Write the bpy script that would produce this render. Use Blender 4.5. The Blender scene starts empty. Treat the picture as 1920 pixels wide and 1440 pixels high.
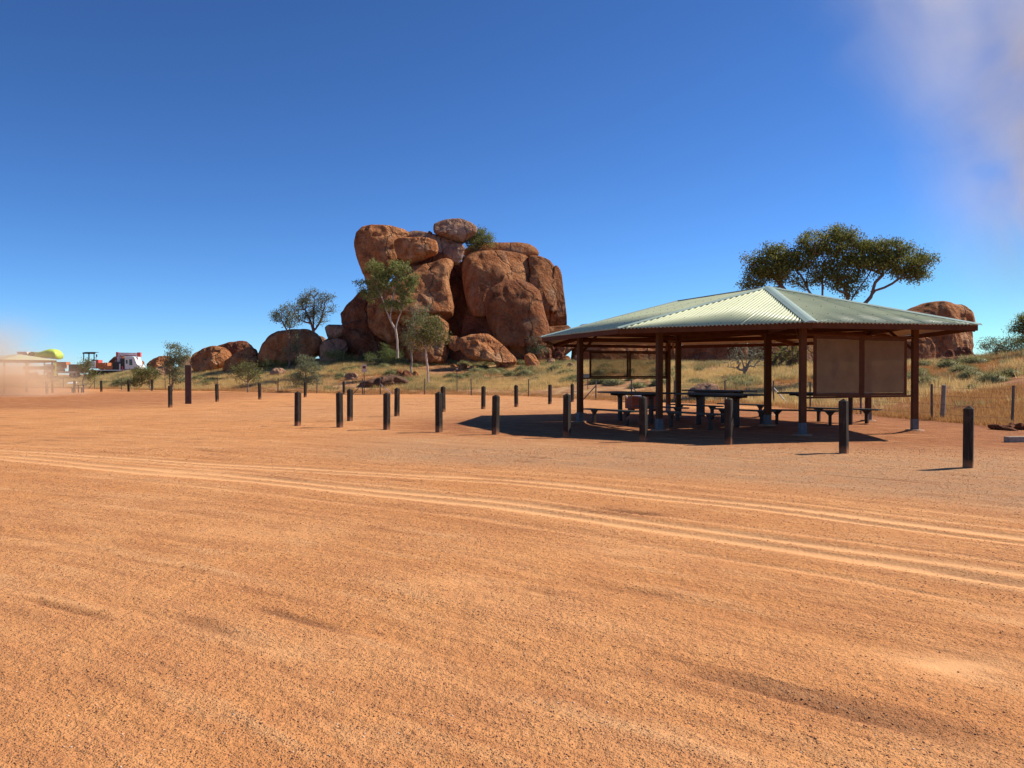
import bpy, math, random
import numpy as np
from mathutils import Vector, Matrix

R = math.radians
random.seed(7)
rng = np.random.default_rng(7)
scene = bpy.context.scene
col = scene.collection

# ------------------------------------------------------------------ camera, world, sun, exposure
F, HY, CAMH = 1553.0, 702.0, 1.55
cam_d = bpy.data.cameras.new('camera'); cam = bpy.data.objects.new('camera', cam_d); col.objects.link(cam)
cam_d.sensor_width = 36; cam_d.lens = F / 1920 * 36; cam_d.clip_end = 6000; cam_d.clip_start = 0.05
cam.location = (0, 0, CAMH); cam.rotation_euler = (R(90 - math.degrees(math.atan(18 / F))), 0, 0)
scene.camera = cam

SUN_EL, SUN_AZ = R(43.5), math.atan2(.93, .345)
world = bpy.data.worlds.new('World'); scene.world = world; world.use_nodes = True
wn = world.node_tree; wn.nodes.clear()
w_out = wn.nodes.new('ShaderNodeOutputWorld'); w_bg = wn.nodes.new('ShaderNodeBackground')
w_sky = wn.nodes.new('ShaderNodeTexSky'); w_sky.sky_type = 'NISHITA'; w_sky.sun_disc = False
w_sky.sun_elevation = SUN_EL; w_sky.sun_rotation = SUN_AZ
w_sky.altitude = 3000; w_sky.air_density = 1.0; w_sky.dust_density = 0.0; w_sky.ozone_density = 5.0
w_bg.inputs['Strength'].default_value = 0.1
def _vm(op, a, b):
    n = wn.nodes.new('ShaderNodeVectorMath'); n.operation = op; wn.links.new(a, n.inputs[0]); n.inputs[1].default_value = b; return n.outputs[0]
w_g = wn.nodes.new('ShaderNodeGamma'); w_g.inputs['Gamma'].default_value = 1.28
wn.links.new(_vm('MULTIPLY', w_sky.outputs[0], (.082, .082, .082)), w_g.inputs['Color'])
w_m = _vm('MINIMUM', _vm('MULTIPLY', w_g.outputs[0], (12.0, 15.6, 18.0)), (9, 9, 9))
wn.links.new(w_m, w_bg.inputs['Color']); wn.links.new(w_bg.outputs[0], w_out.inputs['Surface'])

sun_d = bpy.data.lights.new('sun', 'SUN'); sun_d.energy = 5.0; sun_d.angle = R(.5); sun_d.color = (1, .94, .80)
sun = bpy.data.objects.new('sun', sun_d); col.objects.link(sun)
S = Vector((math.sin(SUN_AZ) * math.cos(SUN_EL), math.cos(SUN_AZ) * math.cos(SUN_EL), math.sin(SUN_EL)))
sun.rotation_euler = S.to_track_quat('Z', 'Y').to_euler(); sun.location = (30, 10, 40)

vs = scene.view_settings
vs.view_transform = 'Standard'; vs.look = 'None'; vs.exposure = 0.28; vs.gamma = 1.0; vs.use_curve_mapping = False
scene.cycles.volume_step_rate = 1.0; scene.cycles.volume_max_steps = 128; scene.cycles.transparent_max_bounces = 16; scene.cycles.volume_bounces = 3

def at(px, py, d):
    return Vector(((px - 960) / F * d, d, CAMH + (HY - py) / F * d))

# ------------------------------------------------------------------ numpy noise
def _h(ix, iy, iz, seed):
    h = (ix.astype(np.int64) * 374761393 + iy.astype(np.int64) * 668265263 + iz.astype(np.int64) * 2147483629 + seed * 974711) & 0xffffffff
    h = ((h ^ (h >> 13)) * 1274126177) & 0xffffffff
    h = ((h ^ (h >> 16)) * 2246822519) & 0xffffffff
    return ((h ^ (h >> 15)) & 0xffffff) / float(0xffffff)
def vn3(x, y, z, seed=0):
    x0, y0, z0 = np.floor(x), np.floor(y), np.floor(z)
    fx, fy, fz = x - x0, y - y0, z - z0
    fx, fy, fz = [f * f * f * (f * (f * 6 - 15) + 10) for f in (fx, fy, fz)]
    r = 0
    for a in (0, 1):
        for b in (0, 1):
            for c in (0, 1):
                r = r + _h(x0 + a, y0 + b, z0 + c, seed) * (fx if a else 1 - fx) * (fy if b else 1 - fy) * (fz if c else 1 - fz)
    return r * 2 - 1
def vn2(x, y, seed=0):
    x0, y0 = np.floor(x), np.floor(y); z = np.zeros_like(x0)
    fx, fy = x - x0, y - y0
    fx, fy = [f * f * f * (f * (f * 6 - 15) + 10) for f in (fx, fy)]
    r = 0
    for a in (0, 1):
        for b in (0, 1):
            r = r + _h(x0 + a, y0 + b, z, seed) * (fx if a else 1 - fx) * (fy if b else 1 - fy)
    return r * 2 - 1
def fbm2(x, y, oct=4, seed=0, g=.5):
    r = 0; a = 1; n = 0
    for i in range(oct):
        r = r + a * vn2(x * 2 ** i + 17.3 * i, y * 2 ** i - 9.1 * i, seed + i); n += a; a *= g
    return r / n
def sst(a, b, x):
    t = np.clip((x - a) / (b - a), 0, 1); return t * t * (3 - 2 * t)

# ------------------------------------------------------------------ terrain
_pp = [-2500, -600, 0, 150, 250, 400, 520, 650, 800, 900, 990, 1117, 1264, 1440, 1600, 1748, 1920, 2500, 4500]
_yf = [120, 110, 98, 92, 84, 78, 72, 68, 66, 63, 60, 51, 47, 41, 33.5, 28.8, 24.5, 20, 18]
_yp = [260, 220, 160, 150, 115, 104, 100, 96, 92, 92, 90, 84, 76, 70, 66, 62, 58, 55, 55]
_yy = [709, 709, 709, 707, 698, 690, 683, 674, 678, 679, 680, 678, 682, 682, 682, 680, 659, 655, 655]
_zp = [1.55 + (702 - y) / F * d for y, d in zip(_yy, _yp)]
def terr(x, y, micro=False):
    x = np.asarray(x, float); y = np.asarray(y, float)
    ys = np.maximum(y, 4.0)
    p = 960 + F * x / ys
    yf = np.interp(p, _pp, _yf); yp = np.interp(p, _pp, _yp); zp = np.interp(p, _pp, _zp)
    s = np.clip((y - yf) / (yp - yf), 0, 1)
    s = .35 * s + .65 * s * s * (3 - 2 * s)
    z = zp * s
    out = sst(0, 8, y - yf)
    z = z + out * .16 * fbm2(x * .12, y * .12, 3, 5)
    z = z + .018 * fbm2(x * .25, y * .25, 3, 11) * (1 - out)
    return z
def gz(x, y):
    return float(terr(np.array([x]), np.array([y]))[0])

TRU_X = [-60, -22, -10.4, -4.05, 0, 2.8, 4.8, 7.5, 10, 14]; TRU_Y = [27, 20.5, 16.8, 13.7, 12.0, 9.9, 7.8, 4.6, 1.5, -5]
TRL_X = [-60, -22, -9.6, -3.5, 0, 2.2, 3.84, 6, 8, 12]; TRL_Y = [25, 18.9, 15.5, 11.9, 9.7, 7.8, 6.2, 3.7, 1.0, -6]
def _curve(xs, ys):
    xs = np.array(xs, float); ys = np.array(ys, float)
    gx = np.linspace(xs[0], xs[-1], 2000); gy = np.interp(gx, xs, ys)
    k = np.exp(-np.linspace(-2.5, 2.5, 61) ** 2); k /= k.sum()
    gp = np.pad(gy, 30, mode='edge'); gy = np.convolve(gp, k, 'valid')
    return gx, gy
_cu = _curve(TRU_X, TRU_Y); _cl = _curve(TRL_X, TRL_Y)

def micro(x, y):
    """small relief of the car park and the masks that colour it"""
    yu = np.interp(x, *_cu); yl = np.interp(x, *_cl)
    slope = -np.gradient(_cu[1], _cu[0]); k = 1 / np.sqrt(1 + np.interp(x, _cu[0], slope) ** 2)
    wu = (y - yu) * k; wl = (y - yl) * k
    wob = .05 * vn2(x * .5, y * .5, 31)
    g = lambda w, c, s: np.exp(-((w - c + wob) / s) ** 2)
    tr = np.maximum.reduce([g(wu, .14, .13), .9 * g(wu, -.20, .09), g(wl, .24, .13), g(wl, -.14, .13), .5 * g(wl, .62, .06), .45 * g(wu, .55, .07)])
    tr2 = np.maximum.reduce([.55 * g(wl, -.9 , .07), .35 * g(wl, -2.6, .1), .35 * g(wl, -4.3, .12), .4 * g(wu, 1.1, .1)])
    brk = np.clip(.55 + .9 * fbm2(x * .45, y * .45, 3, 77), 0, 1)
    trk = np.clip(1.15 * tr * (.72 + .35 * brk) + tr2 * brk, 0, 1)
    # streaks dragged along the direction of travel
    wf = (y - (9.75 - .72 * x - .0125 * np.clip(x, -25, 25) ** 2)) * .8 + .25 * vn2(x * .12, y * .12, 43)
    st = fbm2(x * .35, wf * 2.6, 4, 41, .6) ; st2 = fbm2(x * 1.1, wf * 7.0, 3, 47, .6)
    near = 1 - sst(24, 36, y)
    clod = fbm2(x * 6, y * 6, 3, 53, .65)
    rough = np.clip(.55 + .8 * fbm2(x * .5, y * .7, 3, 61) - .8 * trk, .12, 1.2)
    z = near * (.015 * st + .0050 * st2 + .0060 * clod * rough + .005 * np.abs(vn2(x * 17, y * 17, 59)) * rough) - .012 * trk * near
    # ragged dark scars along the streaks
    sc = sst(.30, .62, fbm2(x * .55, wf * 5.0, 3, 91, .5)) * sst(.05, .5, fbm2(x * .8, y * .8, 2, 93))
    z = z - .016 * sc * near
    wv = .05 * vn2(x * 1.3, y * 1.3, 97) + .02 * vn2(x * 6, y * 6, 98)
    for c_, xa, xb, am in ((-4.35, -9, -1.9, 1.0), (-2.35, .9, 3.4, 1.0), (-5.65, -3.4, -2.6, 1.3), (-3.6, -.2, 1.6, .8), (-1.5, -3.0, 1.0, .6), (-4.9, .2, 3.2, .7), (.9, -7, -3, .7)):
        m_ = sst(xa - .3, xa + .2, x) * (1 - sst(xb - .3, xb + .4, x)) * np.clip(.55 + vn2(x * 2.2, y * .6, 99), .1, 1.1) * am
        line = np.exp(-((wl - c_ + wv) / .035) ** 2) * m_; lip = np.exp(-((wl - c_ - .09 + wv) / .06) ** 2) * m_
        z = z - .020 * line * near + .012 * lip * near; sc = np.clip(sc + .8 * line, 0, 1); trk = np.clip(trk + .45 * lip, 0, 1)
    for bx, by, br, ba in ((2.35, 4.45, .36, .9), (-.2, 6.1, .5, .45), (1.0, 7.2, .6, .4), (-2.5, 8.3, .7, .4), (-1.0, 4.6, .45, .35), (3.3, 5.3, .4, .4), (-5.2, 13.2, 1.2, .5)):
        trk = np.clip(trk + ba * np.exp(-(((x - bx) / br) ** 2 + ((y - by) / (br * .7)) ** 2)) * np.clip(.7 + .6 * vn2(x * 3, y * 5, 96), 0, 1.2), 0, 1)
    return z, trk, st, wf, wu, sc

def axis(lo, hi, fine_lo, fine_hi, d, ratio):
    c = list(np.arange(fine_lo, fine_hi + d * .5, d))
    s = d; v = c[-1]
    while v < hi: s *= ratio; v += s; c.append(v)
    s = d; v = c[0]; pre = []
    while v > lo: s *= ratio; v -= s; pre.append(v)
    return np.array(pre[::-1] + c)
xs = axis(-1500, 1500, -6, 6.6, .042, 1.026)
ysl = [-400, -200, -100, -60, -35, -20, -12, -7, -4, -2, -.8, 0, .6, 1.1, 1.5, 1.8, 2.0]
v = 2.0
while v < 6: v += .032; ysl.append(v)
while v < 300: v += max(.032, v * .0082); ysl.append(v)
while v < 2500: v *= 1.12; ysl.append(v)
ysa = np.array(ysl)

SHC = (6.65, 26.6)
def build_ground():
    nx, ny = len(xs), len(ysa)
    X, Y = np.meshgrid(xs, ysa)
    x = X.ravel(); y = Y.ravel()
    z = terr(x, y)
    mz, trk, st, wl, wu, sc = micro(x, y)
    dsh = np.hypot(x - SHC[0], (y - SHC[1]))
    insh = 1 - sst(8.5, 11, dsh)
    z = z + mz * (1 - .4 * insh)
    for (px_, py_) in POSTS_XY:
        z = z + .085 * np.exp(-(((x - px_) ** 2 + (y - py_) ** 2) / .42 ** 2))
    me = bpy.data.meshes.new('ground')
    me.vertices.add(nx * ny); me.vertices.foreach_set('co', np.stack([x, y, z], 1).astype(np.float32).ravel())
    i = np.arange(nx * ny).reshape(ny, nx)
    f = np.stack([i[:-1, :-1], i[:-1, 1:], i[1:, 1:], i[1:, :-1]], -1).reshape(-1)
    nf = (nx - 1) * (ny - 1)
    me.loops.add(nf * 4); me.loops.foreach_set('vertex_index', f.astype(np.int32))
    me.polygons.add(nf); me.polygons.foreach_set('loop_start', np.arange(0, nf * 4, 4, dtype=np.int32))
    me.polygons.foreach_set('loop_total', np.full(nf, 4, dtype=np.int32))
    me.polygons.foreach_set('use_smooth', np.ones(nf, dtype=bool))
    me.update(calc_edges=True)
    # material masks: track, gravel (grey), red soil, grassland
    p = 960 + F * x / np.maximum(y, 4)
    yf = np.interp(p, _pp, _yf)
    n1 = fbm2(x * .16, y * .16, 4, 101)
    edge = y - yf + 1.2 * fbm2(x * .3, y * .3, 3, 103)
    grass = sst(-.6, 1.2, edge)
    # grey gravel apron: between bollard row and tracks, in front of the shelter
    grav = sst(1.0, 2.6, wu + .5 * n1) * (1 - sst(15.5, 20.5, y + .38 * (x - 4) + 1.4 * n1)) * sst(-8, 0, x + 3 * n1)
    road2 = sst(26, 30, y) * (1 - sst(52, 58, y)) * sst(-14, -8, x) * .5 * (1 - sst(2.5, 5.5, x - (y - 30) * .05))
    grav = np.maximum(grav * .95, road2 * .6)
    red = (1 - sst(8.5, 12.5, np.hypot((x - 8.5) * .85, y - 26.5) + 1.2 * n1)) * (1 - grav)
    red2 = sst(24, 28, y + .3 * x) * (1 - sst(32, 40, y)) * sst(7.5, 10, x)
    red3 = sst(34, 40, y) * (1 - sst(62, 80, y)) * (1 - sst(-22, -14, x)) * .8
    red4 = np.maximum(sst(1440, 1560, p), .45 * sst(.1, .5, fbm2(x * .1, y * .1, 3, 133))) * sst(0, 2, edge)
    red = np.clip(np.maximum.reduce([red, red2, red3, red4]), 0, 1)
    bank = sst(-3.2, -.5, edge) * (1 - sst(.5, 3, edge))
    colr = np.stack([trk, grav, red, grass], 1).astype(np.float32)
    a = me.attributes.new('masks', 'FLOAT_COLOR', 'POINT'); a.data.foreach_set('color', colr.ravel())
    st_ = np.stack([.5 + .5 * st, .5 + .5 * fbm2(x * .9, wl * 14, 3, 141, .6), bank, sc], 1).astype(np.float32)
    b = me.attributes.new('streak', 'FLOAT_COLOR', 'POINT'); b.data.foreach_set('color', st_.ravel())
    fl_ = np.stack([x * .22, wl, np.zeros_like(x)], 1).astype(np.float32)
    d_ = me.attributes.new('flow', 'FLOAT_VECTOR', 'POINT'); d_.data.foreach_set('vector', fl_.ravel())
    me.materials.append(M['ground'])
    o = bpy.data.objects.new('ground', me); col.objects.link(o); o['kind'] = 'structure'
    return o

# ------------------------------------------------------------------ material helpers
M = {}
def new_mat(name):
    m = bpy.data.materials.new(name); m.use_nodes = True
    nt = m.node_tree; nt.nodes.clear()
    out = nt.nodes.new('ShaderNodeOutputMaterial'); bs = nt.nodes.new('ShaderNodeBsdfPrincipled')
    nt.links.new(bs.outputs[0], out.inputs['Surface'])
    M[name] = m
    return m, nt, bs, out
class N:
    def __init__(s, nt): s.nt = nt
    def node(s, t, **kw):
        n = s.nt.nodes.new(t)
        for k, v_ in kw.items(): setattr(n, k, v_)
        return n
    def link(s, a, b): s.nt.links.new(a, b)
    def sock(s, inp, v_):
        if isinstance(v_, bpy.types.NodeSocket): s.link(v_, inp)
        elif isinstance(v_, (tuple, list)) and len(v_) == 3 and inp.type == 'RGBA': inp.default_value = (*v_, 1)
        else: inp.default_value = v_
    def coord(s, kind='Object'):
        return s.node('ShaderNodeTexCoord').outputs[kind]
    def mapping(s, v_, scale=(1, 1, 1), rot=(0, 0, 0)):
        m = s.node('ShaderNodeMapping'); s.link(v_, m.inputs['Vector']); m.inputs['Scale'].default_value = scale; m.inputs['Rotation'].default_value = rot
        return m.outputs[0]
    def noise(s, v_, scale, detail=4, rough=.55, dist=0):
        n = s.node('ShaderNodeTexNoise'); s.link(v_, n.inputs['Vector'])
        n.inputs['Scale'].default_value = scale; n.inputs['Detail'].default_value = detail; n.inputs['Roughness'].default_value = rough; n.inputs['Distortion'].default_value = dist
        return n.outputs['Fac']
    def vor(s, v_, scale, feat='F1', out='Distance', rnd=1):
        n = s.node('ShaderNodeTexVoronoi', feature=feat); s.link(v_, n.inputs['Vector']); n.inputs['Scale'].default_value = scale; n.inputs['Randomness'].default_value = rnd
        return n.outputs[out]
    def ramp(s, f, stops, interp='LINEAR'):
        n = s.node('ShaderNodeValToRGB'); s.link(f, n.inputs[0]); cr = n.color_ramp; cr.interpolation = interp
        while len(cr.elements) < len(stops): cr.elements.new(.5)
        for e, (p_, c) in zip(cr.elements, stops):
            e.position = p_; e.color = (*c, 1) if isinstance(c, (tuple, list)) else (c, c, c, 1)
        return n.outputs[0]
    def mix(s, f, a, b, mode='MIX'):
        n = s.node('ShaderNodeMix', data_type='RGBA', blend_type=mode)
        s.sock(n.inputs[0], f); s.sock(n.inputs[6], a); s.sock(n.inputs[7], b)
        return n.outputs[2]
    def math(s, op, a, b=0.0, c=None, clamp=False):
        n = s.node('ShaderNodeMath', operation=op, use_clamp=clamp)
        s.sock(n.inputs[0], a); s.sock(n.inputs[1], b)
        if c is not None: s.sock(n.inputs[2], c)
        return n.outputs[0]
    def bump(s, h, strength, dist, nrm=None):
        n = s.node('ShaderNodeBump'); s.link(h, n.inputs['Height']); n.inputs['Strength'].default_value = strength; n.inputs['Distance'].default_value = dist
        if nrm is not None: s.link(nrm, n.inputs['Normal'])
        return n.outputs[0]
    def maprange(s, f, a, b, c=0, d=1):
        n = s.node('ShaderNodeMapRange'); s.link(f, n.inputs[0]); n.inputs[1].default_value = a; n.inputs[2].default_value = b; n.inputs[3].default_value = c; n.inputs[4].default_value = d
        return n.outputs[0]

def mat_ground():
    m, nt, bs, out = new_mat('ground'); n = N(nt)
    co = n.coord('Object')
    at1 = n.node('ShaderNodeAttribute', attribute_name='masks'); at2 = n.node('ShaderNodeAttribute', attribute_name='streak')
    s1 = n.node('ShaderNodeSeparateColor'); n.link(at1.outputs['Color'], s1.inputs[0])
    s2 = n.node('ShaderNodeSeparateColor'); n.link(at2.outputs['Color'], s2.inputs[0])
    trk, grav, red = s1.outputs[0], s1.outputs[1], s1.outputs[2]; grass = at1.outputs['Alpha']
    big = n.noise(co, .35, 5, .6); mid = n.noise(co, 2.2, 5, .6); fine = n.noise(co, 38, 4, .65); grain = n.noise(co, 120, 2, .6)
    sand = n.ramp(big, [(.3, (.57, .225, .075)), (.5, (.68, .288, .100)), (.7, (.74, .35, .138))])
    sand = n.mix(n.ramp(s2.outputs[0], [(.25, 0), (.8, .8)]), sand, (.71, .325, .130))
    sand = n.mix(n.ramp(s2.outputs[1], [(.2, .55), (.5, 0)]), sand, (.40, .155, .060))
    sand = n.mix(n.ramp(mid, [(.35, .30), (.6, 0)]), sand, (.46, .17, .070))
    c = n.mix(n.math('MULTIPLY', red, .8), sand, n.ramp(mid, [(.3, (.22, .068, .028)), (.7, (.40, .15, .062))]))
    gcol = n.ramp(n.noise(co, 60, 3, .7), [(.3, (.27, .15, .085)), (.55, (.46, .275, .155)), (.75, (.62, .40, .25))])
    c = n.mix(n.math('MULTIPLY', grav, n.ramp(mid, [(.3, .35), (.62, .8)])), c, gcol)
    c = n.mix(n.math('MULTIPLY', trk, .8), c, (.77, .40, .18))
    at3 = n.node('ShaderNodeAttribute', attribute_name='flow')
    fl = n.noise(at3.outputs['Vector'], 3.0, 7, .62, .25); fl2 = n.noise(at3.outputs['Vector'], 11.0, 4, .6)
    ng_ = n.math('SUBTRACT', 1.0, grass)
    c = n.mix(n.math('MULTIPLY', n.ramp(fl, [(.54, 0), (.72, .6)]), ng_), c, (.78, .42, .19))
    c = n.mix(n.math('MULTIPLY', n.ramp(fl, [(.26, .5), (.42, 0)]), ng_), c, (.40, .155, .060))
    c = n.mix(n.math('MULTIPLY', n.ramp(fl2, [(.26, .38), (.38, 0)]), ng_), c, (.30, .115, .048))
    c = n.mix(n.math('MULTIPLY', at2.outputs['Alpha'], .75), c, (.20, .075, .035))
    # dark and pale grit
    g1 = n.vor(co, 55, 'F1'); g2 = n.vor(co, 26, 'F1', 'Color')
    sp = n.node('ShaderNodeSeparateColor'); n.link(g2, sp.inputs[0])
    notr = n.math('SUBTRACT', 1.0, n.math('MULTIPLY', trk, .8))
    dark = n.math('MULTIPLY', n.ramp(n.noise(co, 75, 3, .7), [(.34, .20), (.46, 0)]), notr)
    c = n.mix(dark, c, (.22, .085, .04))
    pale = n.math('MULTIPLY', n.ramp(grain, [(.60, 0), (.72, .6)]), notr)
    c = n.mix(pale, c, (.78, .46, .26))
    peb = n.math('MULTIPLY', n.ramp(g1, [(.10, 1), (.2, 0)]), n.ramp(sp.outputs[0], [(.90, 0), (.93, .35)]))
    c = n.mix(peb, c, n.mix(n.ramp(sp.outputs[1], [(.4, 0), (.6, 1)]), (.20, .10, .06), (.74, .58, .42)))
    # grassland soil
    gs = n.noise(co, .7, 5, .65); soil = n.ramp(gs, [(.3, (.34, .14, .065)), (.5, (.47, .24, .11)), (.7, (.60, .40, .20))])
    soil = n.mix(red, soil, n.ramp(gs, [(.3, (.22, .075, .035)), (.55, (.36, .15, .07)), (.75, (.46, .26, .13))]))
    c = n.mix(s2.outputs[2], c, (.30, .12, .055)) if False else n.mix(n.math('MULTIPLY', s2.outputs[2], .55), c, (.27, .10, .045))
    c = n.mix(grass, c, soil)
    n.link(c, bs.inputs['Base Color']); bs.inputs['Roughness'].default_value = .96; bs.inputs['Specular IOR Level'].default_value = .12
    h = n.math('ADD', n.math('MULTIPLY', fine, .5), n.math('MULTIPLY', grain, .16))
    h = n.math('ADD', h, n.math('MULTIPLY', n.noise(co, 11, 4, .6), .9))
    h = n.math('ADD', h, n.math('MULTIPLY', n.ramp(g1, [(.0, 1), (.3, 0)]), .25))
    h = n.math('ADD', h, n.math('MULTIPLY', fl, .6)); h = n.math('ADD', h, n.math('MULTIPLY', fl2, .25)); h = n.math('MULTIPLY', h, notr)
    n.link(n.bump(h, 1.0, .040), bs.inputs['Normal'])

def mat_rock(name, c1, c2, c3, pale):
    m, nt, bs, out = new_mat(name); n = N(nt)
    co = n.coord('Object')
    a = n.noise(co, .18, 6, .62, .6); b = n.noise(n.mapping(co, (1, 1, .45)), .55, 7, .68, .9); d = n.noise(co, 3.2, 6, .7); e = n.noise(n.mapping(co, (1, 1, .16)), 1.1, 5, .6)
    c = n.ramp(b, [(.30, c1), (.47, c2), (.66, c3)])
    c = n.mix(n.ramp(a, [(.52, 0), (.62, .5)]), c, pale)
    c = n.mix(n.ramp(e, [(.26, .6), (.40, 0)]), c, (c1[0] * .42, c1[1] * .45, c1[2] * .5))
    c = n.mix(n.ramp(d, [(.33, .4), (.47, 0)]), c, (c1[0] * .55, c1[1] * .5, c1[2] * .5))
    c = n.mix(n.ramp(d, [(.56, 0), (.74, .5)]), c, (pale[0] * 1.1, pale[1] * 1.0, pale[2] * .95))
    n.link(c, bs.inputs['Base Color']); bs.inputs['Roughness'].default_value = .92; bs.inputs['Specular IOR Level'].default_value = .15
    wv = n.node('ShaderNodeVectorMath', operation='MULTIPLY_ADD'); nn_ = n.node('ShaderNodeTexNoise'); n.link(co, nn_.inputs['Vector']); nn_.inputs['Scale'].default_value = .5; nn_.inputs['Detail'].default_value = 4
    n.link(nn_.outputs['Color'], wv.inputs[0]); wv.inputs[1].default_value = (2.2, 2.2, 2.2); n.link(co, wv.inputs[2])
    cr = n.vor(n.mapping(wv.outputs[0], (1, 1, .6)), .095, 'DISTANCE_TO_EDGE')
    c = n.mix(n.ramp(cr, [(.0, .6), (.006, 0)]), c, (.05, .02, .012)); n.link(c, bs.inputs['Base Color'])
    h = n.math('ADD', n.math('MULTIPLY', n.noise(co, .8, 8, .62, .3), 1.0), n.math('MULTIPLY', n.noise(co, 5, 6, .65), .22))
    h = n.math('ADD', h, n.math('MULTIPLY', n.ramp(cr, [(.0, 0), (.012, 1)]), .22))
    n.link(n.bump(h, 1.0, 1.5), bs.inputs['Normal'])

def mat_plain(name, c, rough=.7, var=.25, scale=8, metal=0, bump=.0, grain=None, spec=.4):
    m, nt, bs, out = new_mat(name); n = N(nt)
    co = n.coord('Object')
    v_ = n.mapping(co, grain) if grain else co
    f = n.noise(v_, scale, 5, .6)
    cc = n.ramp(f, [(.3, tuple(x * (1 - var) for x in c)), (.7, tuple(min(1, x * (1 + var)) for x in c))])
    n.link(cc, bs.inputs['Base Color']); bs.inputs['Roughness'].default_value = rough; bs.inputs['Metallic'].default_value = metal
    bs.inputs['Specular IOR Level'].default_value = spec
    if bump: n.link(n.bump(n.noise(v_, scale * 3, 4, .6), bump, .01), bs.inputs['Normal'])
    return m

def mat_leaf(name, c1, c2, trans=.25):
    m, nt, bs, out = new_mat(name); n = N(nt)
    g = n.node('ShaderNodeNewGeometry')
    oi = n.node('ShaderNodeObjectInfo')
    r = n.math('FRACT', n.math('ADD', g.outputs['Random Per Island'], oi.outputs['Random']))
    c = n.ramp(r, [(.1, c1), (.9, c2)])
    n.link(c, bs.inputs['Base Color']); bs.inputs['Roughness'].default_value = .6; bs.inputs['Specular IOR Level'].default_value = .25
    tr = n.node('ShaderNodeBsdfTranslucent'); n.link(c, tr.inputs['Color'])
    mx = n.node('ShaderNodeMixShader'); mx.inputs[0].default_value = trans
    n.link(bs.outputs[0], mx.inputs[1]); n.link(tr.outputs[0], mx.inputs[2]); n.link(mx.outputs[0], out.inputs['Surface'])

mat_ground()
mat_rock('rock', (.27, .082, .030), (.52, .195, .074), (.70, .32, .140), (.74, .45, .26))
mat_rock('rock_red_shade', (.18, .056, .024), (.36, .125, .050), (.48, .195, .085), (.52, .29, .16))  # darker red: part varnish, part the dome's shade put into the colour
mat_rock('rock_pale', (.32, .145, .085), (.50, .27, .165), (.60, .38, .26), (.68, .50, .38))
mat_rock('rock_dark_shade', (.15, .05, .026), (.30, .105, .050), (.42, .17, .08), (.48, .28, .18))  # dark rock; on cleft and shaded boulders the shade is put into this colour
mat_plain('post_paint', (.095, .033, .011), .65, .2, 6, spec=.2)
mat_plain('beam_paint', (.105, .034, .011), .7, .2, 5, spec=.15)
mat_plain('galv', (.11, .12, .13), .6, .2, 12, .2)
mat_plain('concrete', (.38, .20, .115), .9, .25, 9, bump=.4)
mat_plain('bollard', (.028, .022, .018), .8, .55, 5, bump=.5, grain=(9, 9, .8), spec=.2)
mat_plain('brown_steel', (.085, .045, .036), .7, .25, 4)
mat_plain('table_board', (.040, .047, .042), .6, .35, 3, grain=(2, 14, 14))
mat_plain('table_steel', (.045, .020, .014), .6, .2, 6)
mat_plain('fence_steel', (.14, .12, .10), .6, .3, 10, .3)
mat_plain('fence_pale', (.62, .60, .56), .5, .15, 10, .2)
mat_plain('wire', (.25, .22, .19), .5, .1, 10, .6)
mat_plain('white_paint', (.78, .78, .76), .4, .06, 3)
mat_plain('red_paint', (.62, .10, .08), .4, .2, 3)
mat_plain('pink_paint', (.95, .64, .62), .45, .2, 3)
mat_plain('orange_paint', (.60, .19, .06), .45, .2, 4)
mat_plain('black_rubber', (.025, .022, .02), .8, .3, 6)
mat_plain('dark_steel', (.05, .045, .04), .6, .3, 6)
mat_plain('grey_paint', (.22, .21, .20), .5, .2, 6)
mat_plain('lime_paint', (.58, .74, .10), .4, .1, 2)
mat_plain('cream_paint', (.66, .56, .46), .6, .1, 2)
mat_plain('pit_steel', (.16, .05, .03), .8, .35, 5)
mat_plain('steel_plate', (.75, .74, .70), .35, .15, 6, .5)
mat_plain('log_grey', (.30, .25, .20), .85, .3, 8)
mat_plain('sign_white', (.55, .46, .38), .6, .2, 20)
mat_plain('screw', (.03, .035, .03), .6, .1, 6)
mat_plain('bark_white', (.52, .43, .35), .8, .25, 2.5, bump=.3)
mat_plain('bark_brown', (.20, .115, .085), .85, .35, 3, bump=.4)
mat_plain('bark_grey', (.27, .22, .18), .85, .3, 3)
mat_plain('dirt_heap', (.13, .06, .032), .95, .5, 2.5, bump=.8)
def mat_bollard():
    m, nt, bs, out = new_mat('bollard'); n = N(nt); co = n.coord('Object')
    oi = n.node('ShaderNodeObjectInfo')
    v_ = n.node('ShaderNodeVectorMath', operation='ADD'); n.link(co, v_.inputs[0]); n.link(oi.outputs['Location'], v_.inputs[1])
    g = n.noise(n.mapping(v_.outputs[0], (14, 14, .9)), 3, 5, .65); b = n.noise(v_.outputs[0], 4, 4, .6)
    c = n.ramp(g, [(.3, (.016, .012, .010)), (.55, (.036, .028, .023)), (.75, (.085, .07, .058))])
    c = n.mix(n.ramp(b, [(.55, 0), (.75, .5)]), c, (.10, .075, .06))
    sx = n.node('ShaderNodeSeparateXYZ'); n.link(co, sx.inputs[0])
    du = n.math('ADD', n.maprange(sx.outputs[2], .22, .0), n.math('MULTIPLY', n.math('SUBTRACT', b, .5), 1.2))
    c = n.mix(n.ramp(du, [(.2, 0), (.9, .8)]), c, (.36, .17, .085))
    n.link(c, bs.inputs['Base Color']); bs.inputs['Roughness'].default_value = .85; bs.inputs['Specular IOR Level'].default_value = .2
    n.link(n.bump(g, .8, .012), bs.inputs['Normal'])
mat_bollard()
mat_leaf('leaf_gum', (.15, .18, .05), (.32, .33, .11), .45)
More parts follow.
